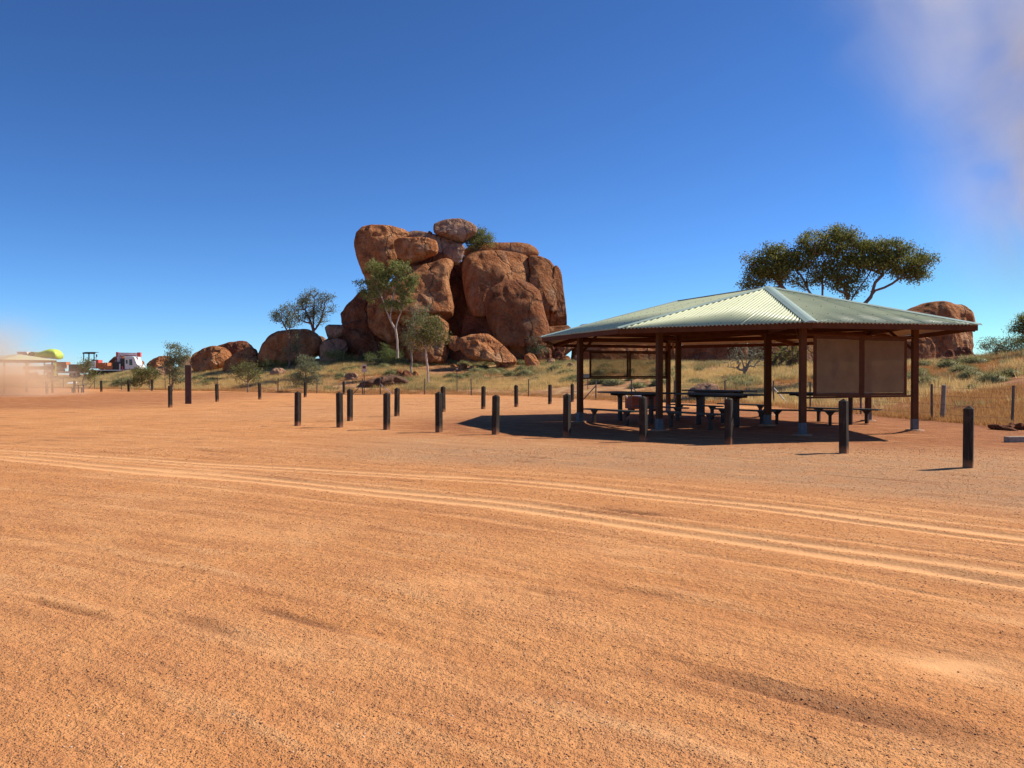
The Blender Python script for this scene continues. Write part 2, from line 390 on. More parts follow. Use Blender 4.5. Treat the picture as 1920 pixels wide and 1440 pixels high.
mat_leaf('leaf_dark', (.11, .13, .028), (.30, .29, .075), .45)
mat_leaf('leaf_grey', (.14, .165, .085), (.28, .30, .17), .4)
mat_leaf('leaf_olive', (.11, .13, .035), (.24, .23, .08), .38)
mat_leaf('straw', (.58, .39, .14), (.85, .64, .30), .45)
mat_leaf('straw_red', (.42, .20, .07), (.62, .36, .14), .4)
mat_leaf('spinifex', (.25, .21, .09), (.46, .38, .18), .4)
mat_leaf('hummock', (.19, .175, .065), (.40, .36, .16), .35)
mat_leaf('herb', (.13, .18, .05), (.26, .29, .09), .35)

def mat_window():
    m, nt, bs, out = new_mat('glass_dark')
    bs.inputs['Base Color'].default_value = (.02, .025, .03, 1); bs.inputs['Roughness'].default_value = .08
mat_window()
def mat_roof(name, c, rough, metal=.0):
    m, nt, bs, out = new_mat(name); n = N(nt); co = n.coord('Object')
    f = n.noise(co, 1.2, 5, .6); g = n.noise(co, 9, 4, .6)
    cc = n.ramp(f, [(.3, tuple(x * .9 for x in c)), (.7, tuple(x * 1.08 for x in c))])
    cc = n.mix(n.ramp(g, [(.55, 0), (.8, .35)]), cc, (c[0] * 1.1, c[1] * .88, c[2] * .70))
    oi = n.node('ShaderNodeObjectInfo'); cc = n.mix(1.0, cc, n.ramp(oi.outputs['Random'], [(0, (.90, .92, .90)), (1, (1.0, 1.0, .97))]), 'MULTIPLY')
    n.link(cc, bs.inputs['Base Color']); bs.inputs['Roughness'].default_value = rough; bs.inputs['Metallic'].default_value = metal
    bs.inputs['Specular IOR Level'].default_value = .32
mat_roof('roof_green', (.66, .67, .41), .36)
mat_roof('roof_cap', (.33, .42, .38), .6)
mat_roof('roof_under', (.48, .40, .33), .7)
def mat_screen(nm, tr):
    m, nt, bs, out = new_mat(nm); n = N(nt); co = n.coord('Object')
    f = n.noise(co, 3, 4, .6)
    n.link(n.ramp(f, [(.3, (.18, .112, .052)), (.7, (.235, .152, .075))]), bs.inputs['Base Color']); bs.inputs['Roughness'].default_value = .8
    tp = n.node('ShaderNodeBsdfTransparent'); mx = n.node('ShaderNodeMixShader'); mx.inputs[0].default_value = tr
    n.link(bs.outputs[0], mx.inputs[1]); n.link(tp.outputs[0], mx.inputs[2]); n.link(mx.outputs[0], out.inputs['Surface'])
mat_screen('shade_mesh', .20); mat_screen('shade_mesh_thin', .62)

# ------------------------------------------------------------------ mesh helpers
class MB:
    def __init__(s): s.v = []; s.f = []; s.m = []
    def add(s, vs_, fs, mi=0):
        k = len(s.v); s.v += [tuple(p) for p in vs_]; s.f += [tuple(i + k for i in f) for f in fs]; s.m += [mi] * len(fs); return s
    def box(s, c, size, rz=0, M4=None, mi=0, taper=1.0):
        hx, hy, hz = [q / 2 for q in size]; cz, sz = math.cos(rz), math.sin(rz); vs_ = []
        for dz in (-1, 1):
            t = taper if dz > 0 else 1
            for dx, dy in ((-1, -1), (1, -1), (1, 1), (-1, 1)):
                x, y = dx * hx * t, dy * hy * t
                p = Vector((c[0] + x * cz - y * sz, c[1] + x * sz + y * cz, c[2] + dz * hz))
                vs_.append(M4 @ p if M4 else p)
        return s.add(vs_, [(3, 2, 1, 0), (4, 5, 6, 7), (0, 1, 5, 4), (1, 2, 6, 5), (2, 3, 7, 6), (3, 0, 4, 7)], mi)
    def bar(s, a, b, w, h, up=Vector((0, 0, 1)), mi=0):
        a = Vector(a); b = Vector(b); d = (b - a).normalized()
        sd = d.cross(up)
        if sd.length < 1e-4: sd = d.cross(Vector((1, 0, 0)))
        sd.normalize(); u = sd.cross(d).normalized(); vs_ = []
        for p in (a, b):
            for i, j in ((-1, -1), (1, -1), (1, 1), (-1, 1)): vs_.append(p + sd * (i * w / 2) + u * (j * h / 2))
        return s.add(vs_, [(0, 1, 2, 3), (7, 6, 5, 4), (4, 5, 1, 0), (5, 6, 2, 1), (6, 7, 3, 2), (7, 4, 0, 3)], mi)
    def tube(s, a, b, r0, r1=None, n=8, mi=0, cap=True):
        r1 = r0 if r1 is None else r1
        a = Vector(a); b = Vector(b); d = (b - a).normalized(); q = d.orthogonal().normalized(); w = d.cross(q); vs_ = []
        for p, r in ((a, r0), (b, r1)):
            for i in range(n):
                t = 2 * math.pi * i / n; vs_.append(p + q * (r * math.cos(t)) + w * (r * math.sin(t)))
        fs = [(i, (i + 1) % n, n + (i + 1) % n, n + i) for i in range(n)]
        if cap: fs += [tuple(range(n - 1, -1, -1)), tuple(range(n, 2 * n))]
        return s.add(vs_, fs, mi)
    def prism(s, pts, axis_, a, b, mi=0):
        """pts: 2-D outline, extruded along axis ('x' or 'y') from a to b; outline in (other, z)"""
        n = len(pts); vs_ = []
        for q in (a, b):
            for (u, w) in pts: vs_.append((q, u, w) if axis_ == 'x' else (u, q, w))
        fs = [(i, (i + 1) % n, n + (i + 1) % n, n + i) for i in range(n)] + [tuple(range(n - 1, -1, -1)), tuple(range(n, 2 * n))]
        return s.add(vs_, fs, mi)
    def mesh(s, name, mats, smooth=False, bevel=0):
        me = bpy.data.meshes.new(name); me.from_pydata(s.v, [], s.f)
        for m_ in (mats if isinstance(mats, (list, tuple)) else [mats]): me.materials.append(M[m_])
        me.polygons.foreach_set('material_index', s.m)
        if smooth: me.polygons.foreach_set('use_smooth', [True] * len(me.polygons))
        me.update(); return me
    def build(s, name, mats, parent=None, smooth=False, **kw):
        o = bpy.data.objects.new(name, s.mesh(name, mats, smooth)); col.objects.link(o); o.parent = parent
        tag(o, **kw); return o
def tag(o, label=None, cat=None, group=None, kind=None):
    if label: o['label'] = label
    if cat: o['category'] = cat
    if group: o['group'] = group
    if kind: o['kind'] = kind
    return o
def empty(name, loc=(0, 0, 0), rz=0, **kw):
    o = bpy.data.objects.new(name, None); col.objects.link(o); o.location = loc; o.rotation_euler = (0, 0, rz); o.empty_display_size = .2
    tag(o, **kw); return o
def copy_tree(o, parent=None):
    c = o.copy(); col.objects.link(c); c.parent = parent
    for ch in list(o.children): copy_tree(ch, c)
    return c
def np_mesh(name, V, Fq, mat, smooth=False):
    me = bpy.data.meshes.new(name); V = np.asarray(V, np.float32); Fq = np.asarray(Fq, np.int32); k = Fq.shape[1]
    me.vertices.add(len(V)); me.vertices.foreach_set('co', V.ravel())
    me.loops.add(len(Fq) * k); me.loops.foreach_set('vertex_index', Fq.ravel())
    me.polygons.add(len(Fq)); me.polygons.foreach_set('loop_start', np.arange(0, len(Fq) * k, k, dtype=np.int32)); me.polygons.foreach_set('loop_total', np.full(len(Fq), k, dtype=np.int32))
    if smooth: me.polygons.foreach_set('use_smooth', np.ones(len(Fq), bool))
    me.update(calc_edges=True); me.materials.append(M[mat]); return me

# ------------------------------------------------------------------ shelter geometry data
EAVE, APEX = 2.75, 4.08
SV = [(.99, 27.0), (2.82, 21.9), (6.93, 19.2), (11.37, 20.25), (12.4, 26.8), (10.6, 31.0), (6.67, 34.3), (1.62, 32.3)]
R1 = (7.5, 24.3); R2 = (5.8, 28.9)
SP = [(2.13, 26.0), (3.93, 22.1), (7.09, 20.2), (10.65, 21.9), (11.4, 26.5), (9.3, 30.0), (6.15, 32.6), (2.6, 31.3)]
POSTS_XY = SP
build_ground()
# ------------------------------------------------------------------ large shelter
def build_shelter():
    root = empty('picnic_shelter', (SHC[0], SHC[1], 0), label='large octagonal picnic shelter with pale green corrugated roof on brown posts', cat='shelter')
    off = Vector((-SHC[0], -SHC[1], 0))
    V3 = [Vector((x, y, EAVE)) + off for x, y in SV]
    A1 = Vector((*R1, APEX)) + off; A2 = Vector((*R2, APEX)) + off
    tops = [(A2, A1), (A1,), (A1,), (A1,), (A1, A2), (A2,), (A2,), (A2,)]
    pitch, amp = .105, .016
    screws = MB()
    for i in range(8):
        p0, p1 = V3[i], V3[(i + 1) % 8]; tp = tops[i]
        L = (p1 - p0).length; s = (p1 - p0) / L
        mean = sum(tp, Vector()) / len(tp)
        n = s.cross((mean - p0)).normalized()
        if n.z < 0: n = -n
        t = n.cross(s).normalized()
        if t.z < 0: t = -t
        tps = sorted([((q - p0).dot(s), (q - p0).dot(t)) for q in tp])
        ks = [0] + [a for a, b in tps] + [L]; kt = [0] + [b for a, b in tps] + [0]
        slot = .62 if i == 4 else (.22 if i == 0 else 0)
        k0 = 0; nsh = max(1, round(L / .762)); wsh = L / nsh
        for k in range(nsh):
            a, b = k * wsh, (k + 1) * wsh
            ns = max(6, int((b - a) / pitch * 8)); mb = MB(); vs_ = []
            lift = .0035 * (k % 2)
            for j in range(ns + 1):
                q = a + (b - a) * j / ns
                tm = max(.012, float(np.interp(q, ks, kt)))
                if slot: tm = min(tm, max(kt) - slot)
                z = amp * math.cos(2 * math.pi * q / pitch) + lift
                for tt in (-.03, tm * .5, tm):
                    for dz in (.0, -.006):
                        vs_.append(p0 + s * q + t * tt + n * (z + dz + .02))
            fs = []; mi = []
            for j in range(ns):
                o0, o1 = j * 6, (j + 1) * 6
                for r_ in (0, 1):
                    fs.append((o0 + r_ * 2, o1 + r_ * 2, o1 + r_ * 2 + 2, o0 + r_ * 2 + 2)); mi.append(0)
                    fs.append((o0 + r_ * 2 + 1, o0 + r_ * 2 + 3, o1 + r_ * 2 + 3, o1 + r_ * 2 + 1)); mi.append(1)
                fs.append((o0, o0 + 1, o1 + 1, o1)); mi.append(0)
            # winding: make upper faces face up
            me = bpy.data.meshes.new('roof_sheet'); me.from_pydata([tuple(x) for x in vs_], [], fs)
            me.materials.append(M['roof_green']); me.materials.append(M['roof_under']); me.polygons.foreach_set('material_index', mi)
            me.polygons.foreach_set('use_smooth', [True] * len(me.polygons)); me.update()
            o = bpy.data.objects.new('roof_sheet', me); col.objects.link(o); o.parent = root
        for tt in (.12, .95, 1.9, 2.9, 3.9):
            q = pitch * 2
            while q < L:
                if np.interp(q, ks, kt) > tt + .08:
                    c = p0 + s * q + t * tt + n * (.02 + amp + .006)
                    screws.box(c, (.016, .016, .012))
                q += pitch * 4 if tt > .5 else pitch * 3
        # fascia
        o_ = (s.cross(Vector((0, 0, 1)))).normalized() * .0
        f = MB().bar(p0 - n * .0 + Vector((0, 0, -.07)), p1 + Vector((0, 0, -.07)), .03, .12)
        f.build('fascia', 'beam_paint', root)
        # purlin
        pu = MB(); pm = 2.0 if len(tp) == 1 else 2.2
        for tt in (1.25, 2.9):
            lo = [q for q in np.linspace(0, L, 80) if np.interp(q, ks, kt) > tt + .05]
            if len(lo) > 2: pu.bar(p0 + s * lo[0] + t * tt - n * .05, p0 + s * lo[-1] + t * tt - n * .05, .05, .09)
        if pu.v: pu.build('purlin', 'beam_paint', root)
    screws.build('roof_screws', 'screw', root, kind='stuff')
    # hip caps and rafters
    ridge_of = [A2, A1, A1, A1, A1, A2, A2, A2]
    for i in range(8):
        p = V3[i]; a = ridge_of[i]
        d = (a - p).normalized(); side = d.cross(Vector((0, 0, 1))).normalized(); up = side.cross(d).normalized()
        h = MB(); w = .15 if i in (2, 3) else .10; vs_ = []
        for q in (p - d * .07, a):
            for e, z in ((-w, .028), (-.04, .062), (.04, .062), (w, .028), (w, .018), (-w, .018)): vs_.append(q + side * e + Vector((0, 0, z)))
        h.add(vs_, [(0, 1, 7, 6), (1, 2, 8, 7), (2, 3, 9, 8), (3, 4, 10, 9), (4, 5, 11, 10), (5, 0, 6, 11), (5, 4, 3, 2, 1, 0), (6, 7, 8, 9, 10, 11)])
        h.build('hip_cap', 'roof_cap', root)
        MB().bar(p + Vector((0, 0, -.10)) + d * .05, a + Vector((0, 0, -.16)), .07, .15).build('hip_rafter', 'beam_paint', root)
    h = MB().bar(A1 + Vector((0, 0, .035)), A2 + Vector((0, 0, .035)), .08, .03); h.build('ridge_cap', 'roof_cap', root)
    MB().bar(A1 + Vector((0, 0, -.05)), A2 + Vector((0, 0, -.05)), .05, .08).build('ridge_beam', 'beam_paint', root)
    # posts
    def post(x, y, top, w=.142, rz=.5):
        g = gz(x, y) + (.02)
        p = MB().box((x - SHC[0], y - SHC[1], (g + .35 + top) / 2), (w, w, top - g - .35), rz); po = p.build('post', 'post_paint', root)
        MB().box((x - SHC[0], y - SHC[1], g + .20), (w + .012, w + .012, .30), rz).build('base_sleeve', 'galv', po)
        f = MB()
        n_ = 14; vs_ = []
        for r_, z in ((.26, g + .03), (.21, g + .075)):
            for k in range(n_): t = 2 * math.pi * k / n_; vs_.append((x - SHC[0] + r_ * math.cos(t), y - SHC[1] + r_ * math.sin(t), z))
        f.add(vs_, [(k, (k + 1) % n_, n_ + (k + 1) % n_, n_ + k) for k in range(n_)] + [tuple(range(n_, 2 * n_))])
        f.build('footing', 'concrete', root)
    for i, (x, y) in enumerate(SP): post(x, y, 2.93, rz=(.55, .35, .1, .0, .2, .3, .3, .5)[i])
    post(*R1, 3.95, .17, .0); post(*R2, 3.95, .16, .2)
    P3 = [Vector((x, y, 2.86)) + off for x, y in SP]
    for i in range(8): MB().bar(P3[i], P3[(i + 1) % 8], .07, .15).build('top_beam', 'beam_paint', root)
    a = Vector((*R1, 2.80)) + off; b = Vector((*R2, 2.80)) + off
    MB().bar(P3[0] - Vector((0, 0, .04)), a, .08, .15).build('tie_beam', 'beam_paint', root)
    MB().bar(a, P3[3] - Vector((0, 0, .04)), .08, .15).build('tie_beam', 'beam_paint', root)
    MB().bar(a, b, .08, .15).build('tie_beam', 'beam_paint', root)
    for (q, j) in ((a, 2), (a, 4), (b, 6), (b, 7)):
        MB().bar(q, P3[j] - Vector((0, 0, .04)), .06, .12).build('tie_beam', 'beam_paint', root)
    # knee braces
    for j, q in ((3, a), (2, a), (6, b), (0, b)):
        d = (P3[j] - q).normalized(); MB().bar(P3[j] - d * .75 - Vector((0, 0, .04)), P3[j] - Vector((0, 0, .70)), .05, .07).build('knee_brace', 'beam_paint', root)
    # shade screens
    def screen(pa, pb, z0, z1, panels, ga, gb, lab, mt='shade_mesh'):
        pa = Vector((*pa, 0)) + off; pb = Vector((*pb, 0)) + off; d = (pb - pa).normalized(); L = (pb - pa).length
        o = bpy.data.objects.new('shade_screen', None); col.objects.link(o); o.parent = root; o['label'] = lab
        up = Vector((0, 0, 1))
        for z in (z0, z1): MB().bar(pa + up * z, pb + up * z, .04, .045).build('rail', 'beam_paint', o)
        w = (L - ga - gb) / panels
        for k in range(panels):
            a_ = pa + d * (ga + k * w + .01); b_ = pa + d * (ga + (k + 1) * w - .01); fr = .075
            m_ = MB()
            for q in (a_ + d * fr / 2, b_ - d * fr / 2): m_.bar(q + up * (z0 + .025), q + up * (z1 - .025), .035, fr)
            for z in (z0 + .06, z1 - .06): m_.bar(a_ + d * fr + up * z, b_ - d * fr + up * z, .033, fr * .9)
            m_.build('screen_frame', 'post_paint', o)
            th = d.cross(up).normalized() * .002; lo, hi = z0 + .10, z1 - .10
            q0, q1 = a_ + d * fr, b_ - d * fr
            MB().bar(q0 + up * (lo + hi) / 2, q1 + up * (lo + hi) / 2, .003, hi - lo).build('mesh_panel', mt, o)
    screen(SP[2], SP[3], .98, 2.52, 2, .35, .32, 'brown mesh screen in two large framed panels')
    screen(SP[7], SP[6], 1.40, 2.44, 2, .35, .05, 'see-through mesh screen in thin dark frame', 'shade_mesh_thin')
    return root
build_shelter()

# ------------------------------------------------------------------ picnic tables and benches
AX = math.atan2(-.835, .55)
def make_table(L=2.8, W=1.0, top=.985):
    root = empty('picnic_table')
    n = 5; w = W / n
    for k in range(n):
        MB().box((0, -W / 2 + w * (k + .5), top - .03), (L - (.0 if k in (1, 2, 3) else .10), w - .018, .05)).build('plank', 'table_board', root)
    for s_ in (-1, 1):
        x = s_ * L * .27
        m = MB().box((x, 0, (top - .13) / 2), (.11, .11, top - .13))
        m.prism([(-.42, top - .06), (.42, top - .06), (.38, top - .12), (.10, top - .145), (.055, top - .24), (-.055, top - .24), (-.10, top - .145), (-.38, top - .12)], 'x', x - .03, x + .03)
        m.build('leg', 'table_steel', root)
    MB().box((0, 0, top - .085), (L * .80, .07, .06)).build('under_rail', 'table_steel', root)
    return root
def make_bench(L=2.35, top=.47):
    root = empty('bench')
    for s_ in (-1, 1): MB().box((0, s_ * .075, top - .022), (L, .135, .044)).build('plank', 'table_board', root)
    for s_ in (-1, 1):
        x = s_ * L * .33
        m = MB().box((x, 0, (top - .12) / 2), (.09, .09, top - .12))
        m.prism([(x - .17, top - .044), (x + .17, top - .044), (x + .12, top - .08), (x + .045, top - .17), (x - .045, top - .17), (x - .12, top - .08)], 'y', -.03, .03)
        m.build('leg', 'table_steel', root)
    return root
T0 = make_table(); B0 = make_bench()
def put(o0, x, y, rz, first, label, cat, group):
    o = o0 if first else copy_tree(o0); o.location = (x, y, gz(x, y)); o.rotation_euler.z = rz; tag(o, label, cat, group); return o
tabs = [((4.05, 27.2), AX, 'dark picnic table at the shelter left end, in front of the see-through screen'),
        ((6.2, 25.0), AX, 'long dark picnic table in the shelter middle, left of the thick inner post'),
        ((9.8, 25.9), math.atan2(-.6, .8), 'dark picnic table behind the two-panel brown mesh screen'),
        ((7.45, 29.9), AX, 'farthest dark picnic table, its top just showing over the middle table')]
for i, ((x, y), a, l) in enumerate(tabs): put(T0, x, y, a, i == 0, l, 'picnic table', 'tall dark picnic tables under the big shelter')
bs_ = [((3.05, 25.75), AX, 'dark bench beside the left table, nearest the leftmost front post'),
       ((5.05, 28.05), AX, 'dark bench on the far side of the left table'),
       ((5.1, 23.7), AX, 'dark bench on the near side of the middle table'),
       ((7.15, 25.75), AX, 'dark bench between the middle table and the thick inner post'),
       ((8.95, 25.45), math.atan2(-.42, .9), 'dark bench passing behind the right front post and below the brown screen'),
       ((10.55, 26.45), math.atan2(-.70, .70), 'dark bench whose sunlit end sticks out right below the brown screen'),
       ((8.5, 30.4), AX, 'dark bench on the right of the farthest table'),
       ((6.5, 29.3), AX, 'dark bench on the left of the farthest table')]
for i, ((x, y), a, l) in enumerate(bs_): put(B0, x, y, a, i == 0, l, 'bench', 'dark benches under the big shelter')

# ------------------------------------------------------------------ bollards
def bollard_mesh(h, w):
    m = MB(); a = w / 2; t = .055; b = .008
    # slightly chamfered square shaft with pyramid top
    ring = [(-a + b, -a), (a - b, -a), (a, -a + b), (a, a - b), (a - b, a), (-a + b, a), (-a, a - b), (-a, -a + b)]
    vs_ = [(x, y, -.15) for x, y in ring] + [(x, y, h - t) for x, y in ring] + [(0, 0, h)]
    fs = [(i, (i + 1) % 8, 8 + (i + 1) % 8, 8 + i) for i in range(8)] + [(8 + i, 8 + (i + 1) % 8, 16) for i in range(8)]
    return m.add(vs_, fs).mesh('bollard', 'bollard')
bm = bollard_mesh(1.06, .148)
BROT = -math.atan2(.6, .8)
front = [(1816, 876, 'rightmost and nearest black timber bollard, standing on open red dirt'), (1583, 850, 'black timber bollard in front of the brown mesh screen'), (1367, 833, 'black timber bollard in the roof shadow in front of the middle table'),
         (1207, 828, 'black timber bollard in the roof shadow beside the second front post'), (1063, 821, 'black timber bollard in the roof shadow just left of the leftmost front post'), (929, 815, 'black timber bollard at the left tip of the roof shadow'),
         (823, 811, 'fourth front-row bollard from the left, overlapping a second-row bollard'), (725, 806, 'third front-row bollard from the left, one bollard past the close pair'), (637, 802, 'second front-row bollard from the left, left one of a close pair'), (558, 799, 'leftmost black bollard of the front row beside the pale gravel')]
back = [(656, 789, 'leftmost second-row bollard, right one of a close pair'), (744, 781, 'second-row bollard second from the left'), (831, 773, 'second-row bollard mostly hidden behind a front-row one'), (906, 767, 'second-row bollard with its shadow reaching left, below the small signs'),
        (968, 763, 'second-row bollard fifth from the left'), (1031, 758, 'second-row bollard by the left eave of the big shelter'), (1073, 754, 'second-row bollard half behind the leftmost shelter post')]
far = [(645, 739, 'far bollard by the fence corner, left of the slanting fence stay'), (572, 745, 'far bollard below the greyish bush'), (487, 749, 'far bollard below the pale rock in the grass'), (407, 753, 'far bollard right of the tall brown post'), (319, 764, 'bollard left of the tall brown post with a long shadow'),
       (285, 733, 'distant bollard below the bushy saplings, right one'), (241, 734, 'distant bollard below the crane truck cab'), (190, 735, 'distant bollard with a leaning stick beside it'), (139, 737, 'distant bollard in front of the low black table'), (88, 739, 'dust-veiled bollard next to the small shelter post')]
for grp, lst in (('front row of black bollards along the car park', front), ('second row of black bollards left of the shelter', back), ('far bollards along the back of the car park', far)):
    for k, (px, py, lab) in enumerate(lst):
        d = F * CAMH / (py - HY); x = (px - 960) / F * d
        o = bpy.data.objects.new('bollard', bm); col.objects.link(o)
        o.location = (x, d, gz(x, d)); o.rotation_euler = (R(rng.normal(0, .9)), R(rng.normal(0, .9)), BROT + R(rng.uniform(-4, 4)))
        sc_ = 1 + rng.uniform(-.03, .03); o.scale = (1, 1, sc_); tag(o, lab, 'bollard', grp)
# tall brown post
d = F * CAMH / (757 - HY); x = (353 - 960) / F * d
m = MB().box((0, 0, .95), (.30, .16, 2.2), R(12)); o = m.build('steel_post', 'brown_steel', label='tall flat brown post standing among the bollards on the left', cat='post'); o.location = (x, d, gz(x, d))

# ------------------------------------------------------------------ wire fence
def fence():
    pts = [(-45.0, 89), (177, 0), (-39, 83), (310, 0), (-20, 70.8)]
    def g(px, py): d_ = F * CAMH / (py - HY); return ((px - 960) / F * d_, d_)
    P = [g(60, 727.5), g(119, 728), g(177, 729), g(228, 731), g(310, 731.5), g(407, 733), g(465, 733), g(521, 736), g(594, 737.5), g(680, 739), g(713, 739.5), g(796, 739.5), g(884, 741), g(991, 743.5), g(1117, 750), g(1184, 752), g(1264, 754), g(1360, 757), g(1451, 760.5)]
    Q = [(13.15, 36.5), (13.7, 32.5), (14.2, 28.0), (14.8, 24.5)]
    def run(name, P, lab, stays, skip=()):
        root = empty(name, (P[0][0], P[0][1], 0), label=lab, cat='fence', group='wire fence around the car park'); o0 = Vector((P[0][0], P[0][1], 0))
        V = [Vector((x, y, gz(x, y))) - o0 for x, y in P]
        for i, v_ in enumerate(V):
            lean = Vector((rng.uniform(-.04, .04), 0, 0)); h_ = 1.22
            MB().tube(v_ - Vector((0, 0, .1)), v_ + Vector((0, 0, h_)) + lean, .042, .04, 8).build('fence_post', 'fence_steel', root)
            if i in stays:
                s_, mt = stays[i]
                MB().tube(v_ + Vector((0, 0, .85)), v_ + Vector((s_ * .75, 0, .02)), .032, .032, 6).build('stay', mt, root)
        for z in (.25, .55, .85, 1.12):
            m = MB()
            for a, b in zip(V[:-1], V[1:]):
                k = 4
                for j in range(k):
                    f0, f1 = j / k, (j + 1) / k
                    sag = lambda f: -.03 * 4 * f * (1 - f)
                    m.tube(a.lerp(b, f0) + Vector((0, 0, z + sag(f0))), a.lerp(b, f1) + Vector((0, 0, z + sag(f1))), .0045, .0045, 3, cap=False)
            m.build('wire', 'wire', root)
    run('wire_fence', P[:10], 'thin steel wire fence along the grass left of the gap, up to the small sign', {9: (-1, 'fence_steel'), 2: (-.8, 'fence_steel')})
    run('wire_fence', P[10:14], 'thin steel wire fence crossing the yellow grass left of the shelter', {0: (1.2, 'fence_pale')})
    run('wire_fence', P[14:], 'thin steel wire fence seen behind the picnic tables', {0: (-1, 'fence_steel'), 1: (1, 'fence_steel'), 4: (1, 'fence_pale')})
    run('wire_fence', Q, 'thin wire fence with stout grey post right of the shelter', {})
fence()
# capped timber post right of the shelter
x, y = 14.15, 27.9
m = MB().tube((0, 0, -.1), (.05, 0, 1.18), .075, .07, 10).tube((.05, 0, 1.18), (.05, 0, 1.2), .08, .03, 10)
o = m.build('timber_post', 'log_grey', label='round grey timber strainer post right of the shelter with pale cap', cat='post'); o.location = (x + .35, y, gz(x, y))

# ------------------------------------------------------------------ signs
def small_sign(px, pyb, pyt, ph, pw, panel, lab):
    d_ = F * CAMH / (pyb - HY) if pyb > 735 else 66
    x = (px - 960) / F * d_; g_ = gz(x, d_); zt = CAMH + (HY - pyt) / F * d_; hh = ph / F * d_; ww = pw / F * d_
    root = empty('sign', (x, d_, g_), label=lab, cat='sign')
    MB().tube((0, 0, -.1), (0, 0, zt - g_ - .02), .03, .03, 8).build('pole', 'fence_steel', root)
    MB().box((0, -.04, zt - g_ - hh / 2), (ww, .012, hh)).build('panel', panel, root)
    f = MB()
    for z in (.0,): f.box((0, -.049, zt - g_ - hh * .38), (ww * .62, .004, hh * .3))
    f.build('faded_print', 'brown_steel' if panel == 'sign_white' else 'sign_white', root)
small_sign(683, 739, 683, 15, 9, 'sign_white', 'small faded pale sign on a thin pole by the fence corner')
small_sign(857, 716, 688, 9, 6, 'dark_steel', 'small dark sign on a thin pole in the yellow grass')
def lectern():
    x, y = at(1095, 700, 60).x, 60; g_ = gz(x, y)
    root = empty('information_sign', (x, y, g_), R(-15), label='low dark slanted information board on two legs behind the leftmost shelter post', cat='sign')
    for s_ in (-.28, .28): MB().tube((s_, 0, -.1), (s_, 0, .85), .03, .03, 6).build('leg', 'fence_steel', root)
    MB().bar((0, -.25, .82), (0, .25, 1.15), 1.0, .04).build('panel', 'dark_steel', root)
lectern()

# ------------------------------------------------------------------ fire pit barbecue behind the left table
def firepit():
    x, y = 5.55, 35.2; root = empty('fire_pit', (x, y, gz(x, y)), R(10), label='rusty red box barbecue with bright steel plate seen under the left table', cat='barbecue')
    m = MB()
    for c, s_ in (((0, -.45, .36), (1.25, .04, .52)), ((0, .45, .36), (1.25, .04, .52)), ((-.605, 0, .36), (.04, .86, .52)), ((.605, 0, .36), (.04, .86, .52)), ((0, 0, .12), (1.16, .86, .04))): m.box(c, s_)
    m.build('box', 'pit_steel', root); MB().box((.2, 0, .64), (.95, .80, .03)).build('hotplate', 'steel_plate', root)
    for a in (-.5, .5): MB().box((a, 0, .05), (.08, .7, .12)).build('leg', 'pit_steel', root)
    MB().tube((-.66, 0, .55), (-.80, 0, .70), .04, .04, 8).build('handle', 'steel_plate', root)
firepit()

# fallen sleeper at the right edge
d = F * CAMH / (829 - HY); x = (1912 - 960) / F * d
o = MB().box((0, 0, .07), (.62, .2, .13), .1).build('timber_sleeper', 'log_grey', label='grey sawn timber block lying on the dirt at the far right edge', cat='timber'); o.location = (x, d, gz(x, d) - .01)
# low table at left
def low_table(px, py):
    d_ = F * CAMH / (py - HY); x = (px - 960) / F * d_; root = empty('picnic_table', (x, d_, gz(x, d_)), R(6), label='low black picnic table right of the distant bollard, far left', cat='picnic table')
    MB().box((.1, .3, .62), (.75, .5, .06)).build('table_top', 'dark_steel', root)
    for s_ in (-.12, .3): MB().box((s_, .3, .3), (.08, .1, .6)).build('leg', 'dark_steel', root)
    MB().box((0, -.25, .40), (1.15, .28, .06)).build('seat', 'dark_steel', root)
    for s_ in (-.38, .38): MB().box((s_, -.25, .18), (.09, .2, .38)).build('leg', 'dark_steel', root)
low_table(147, 736)
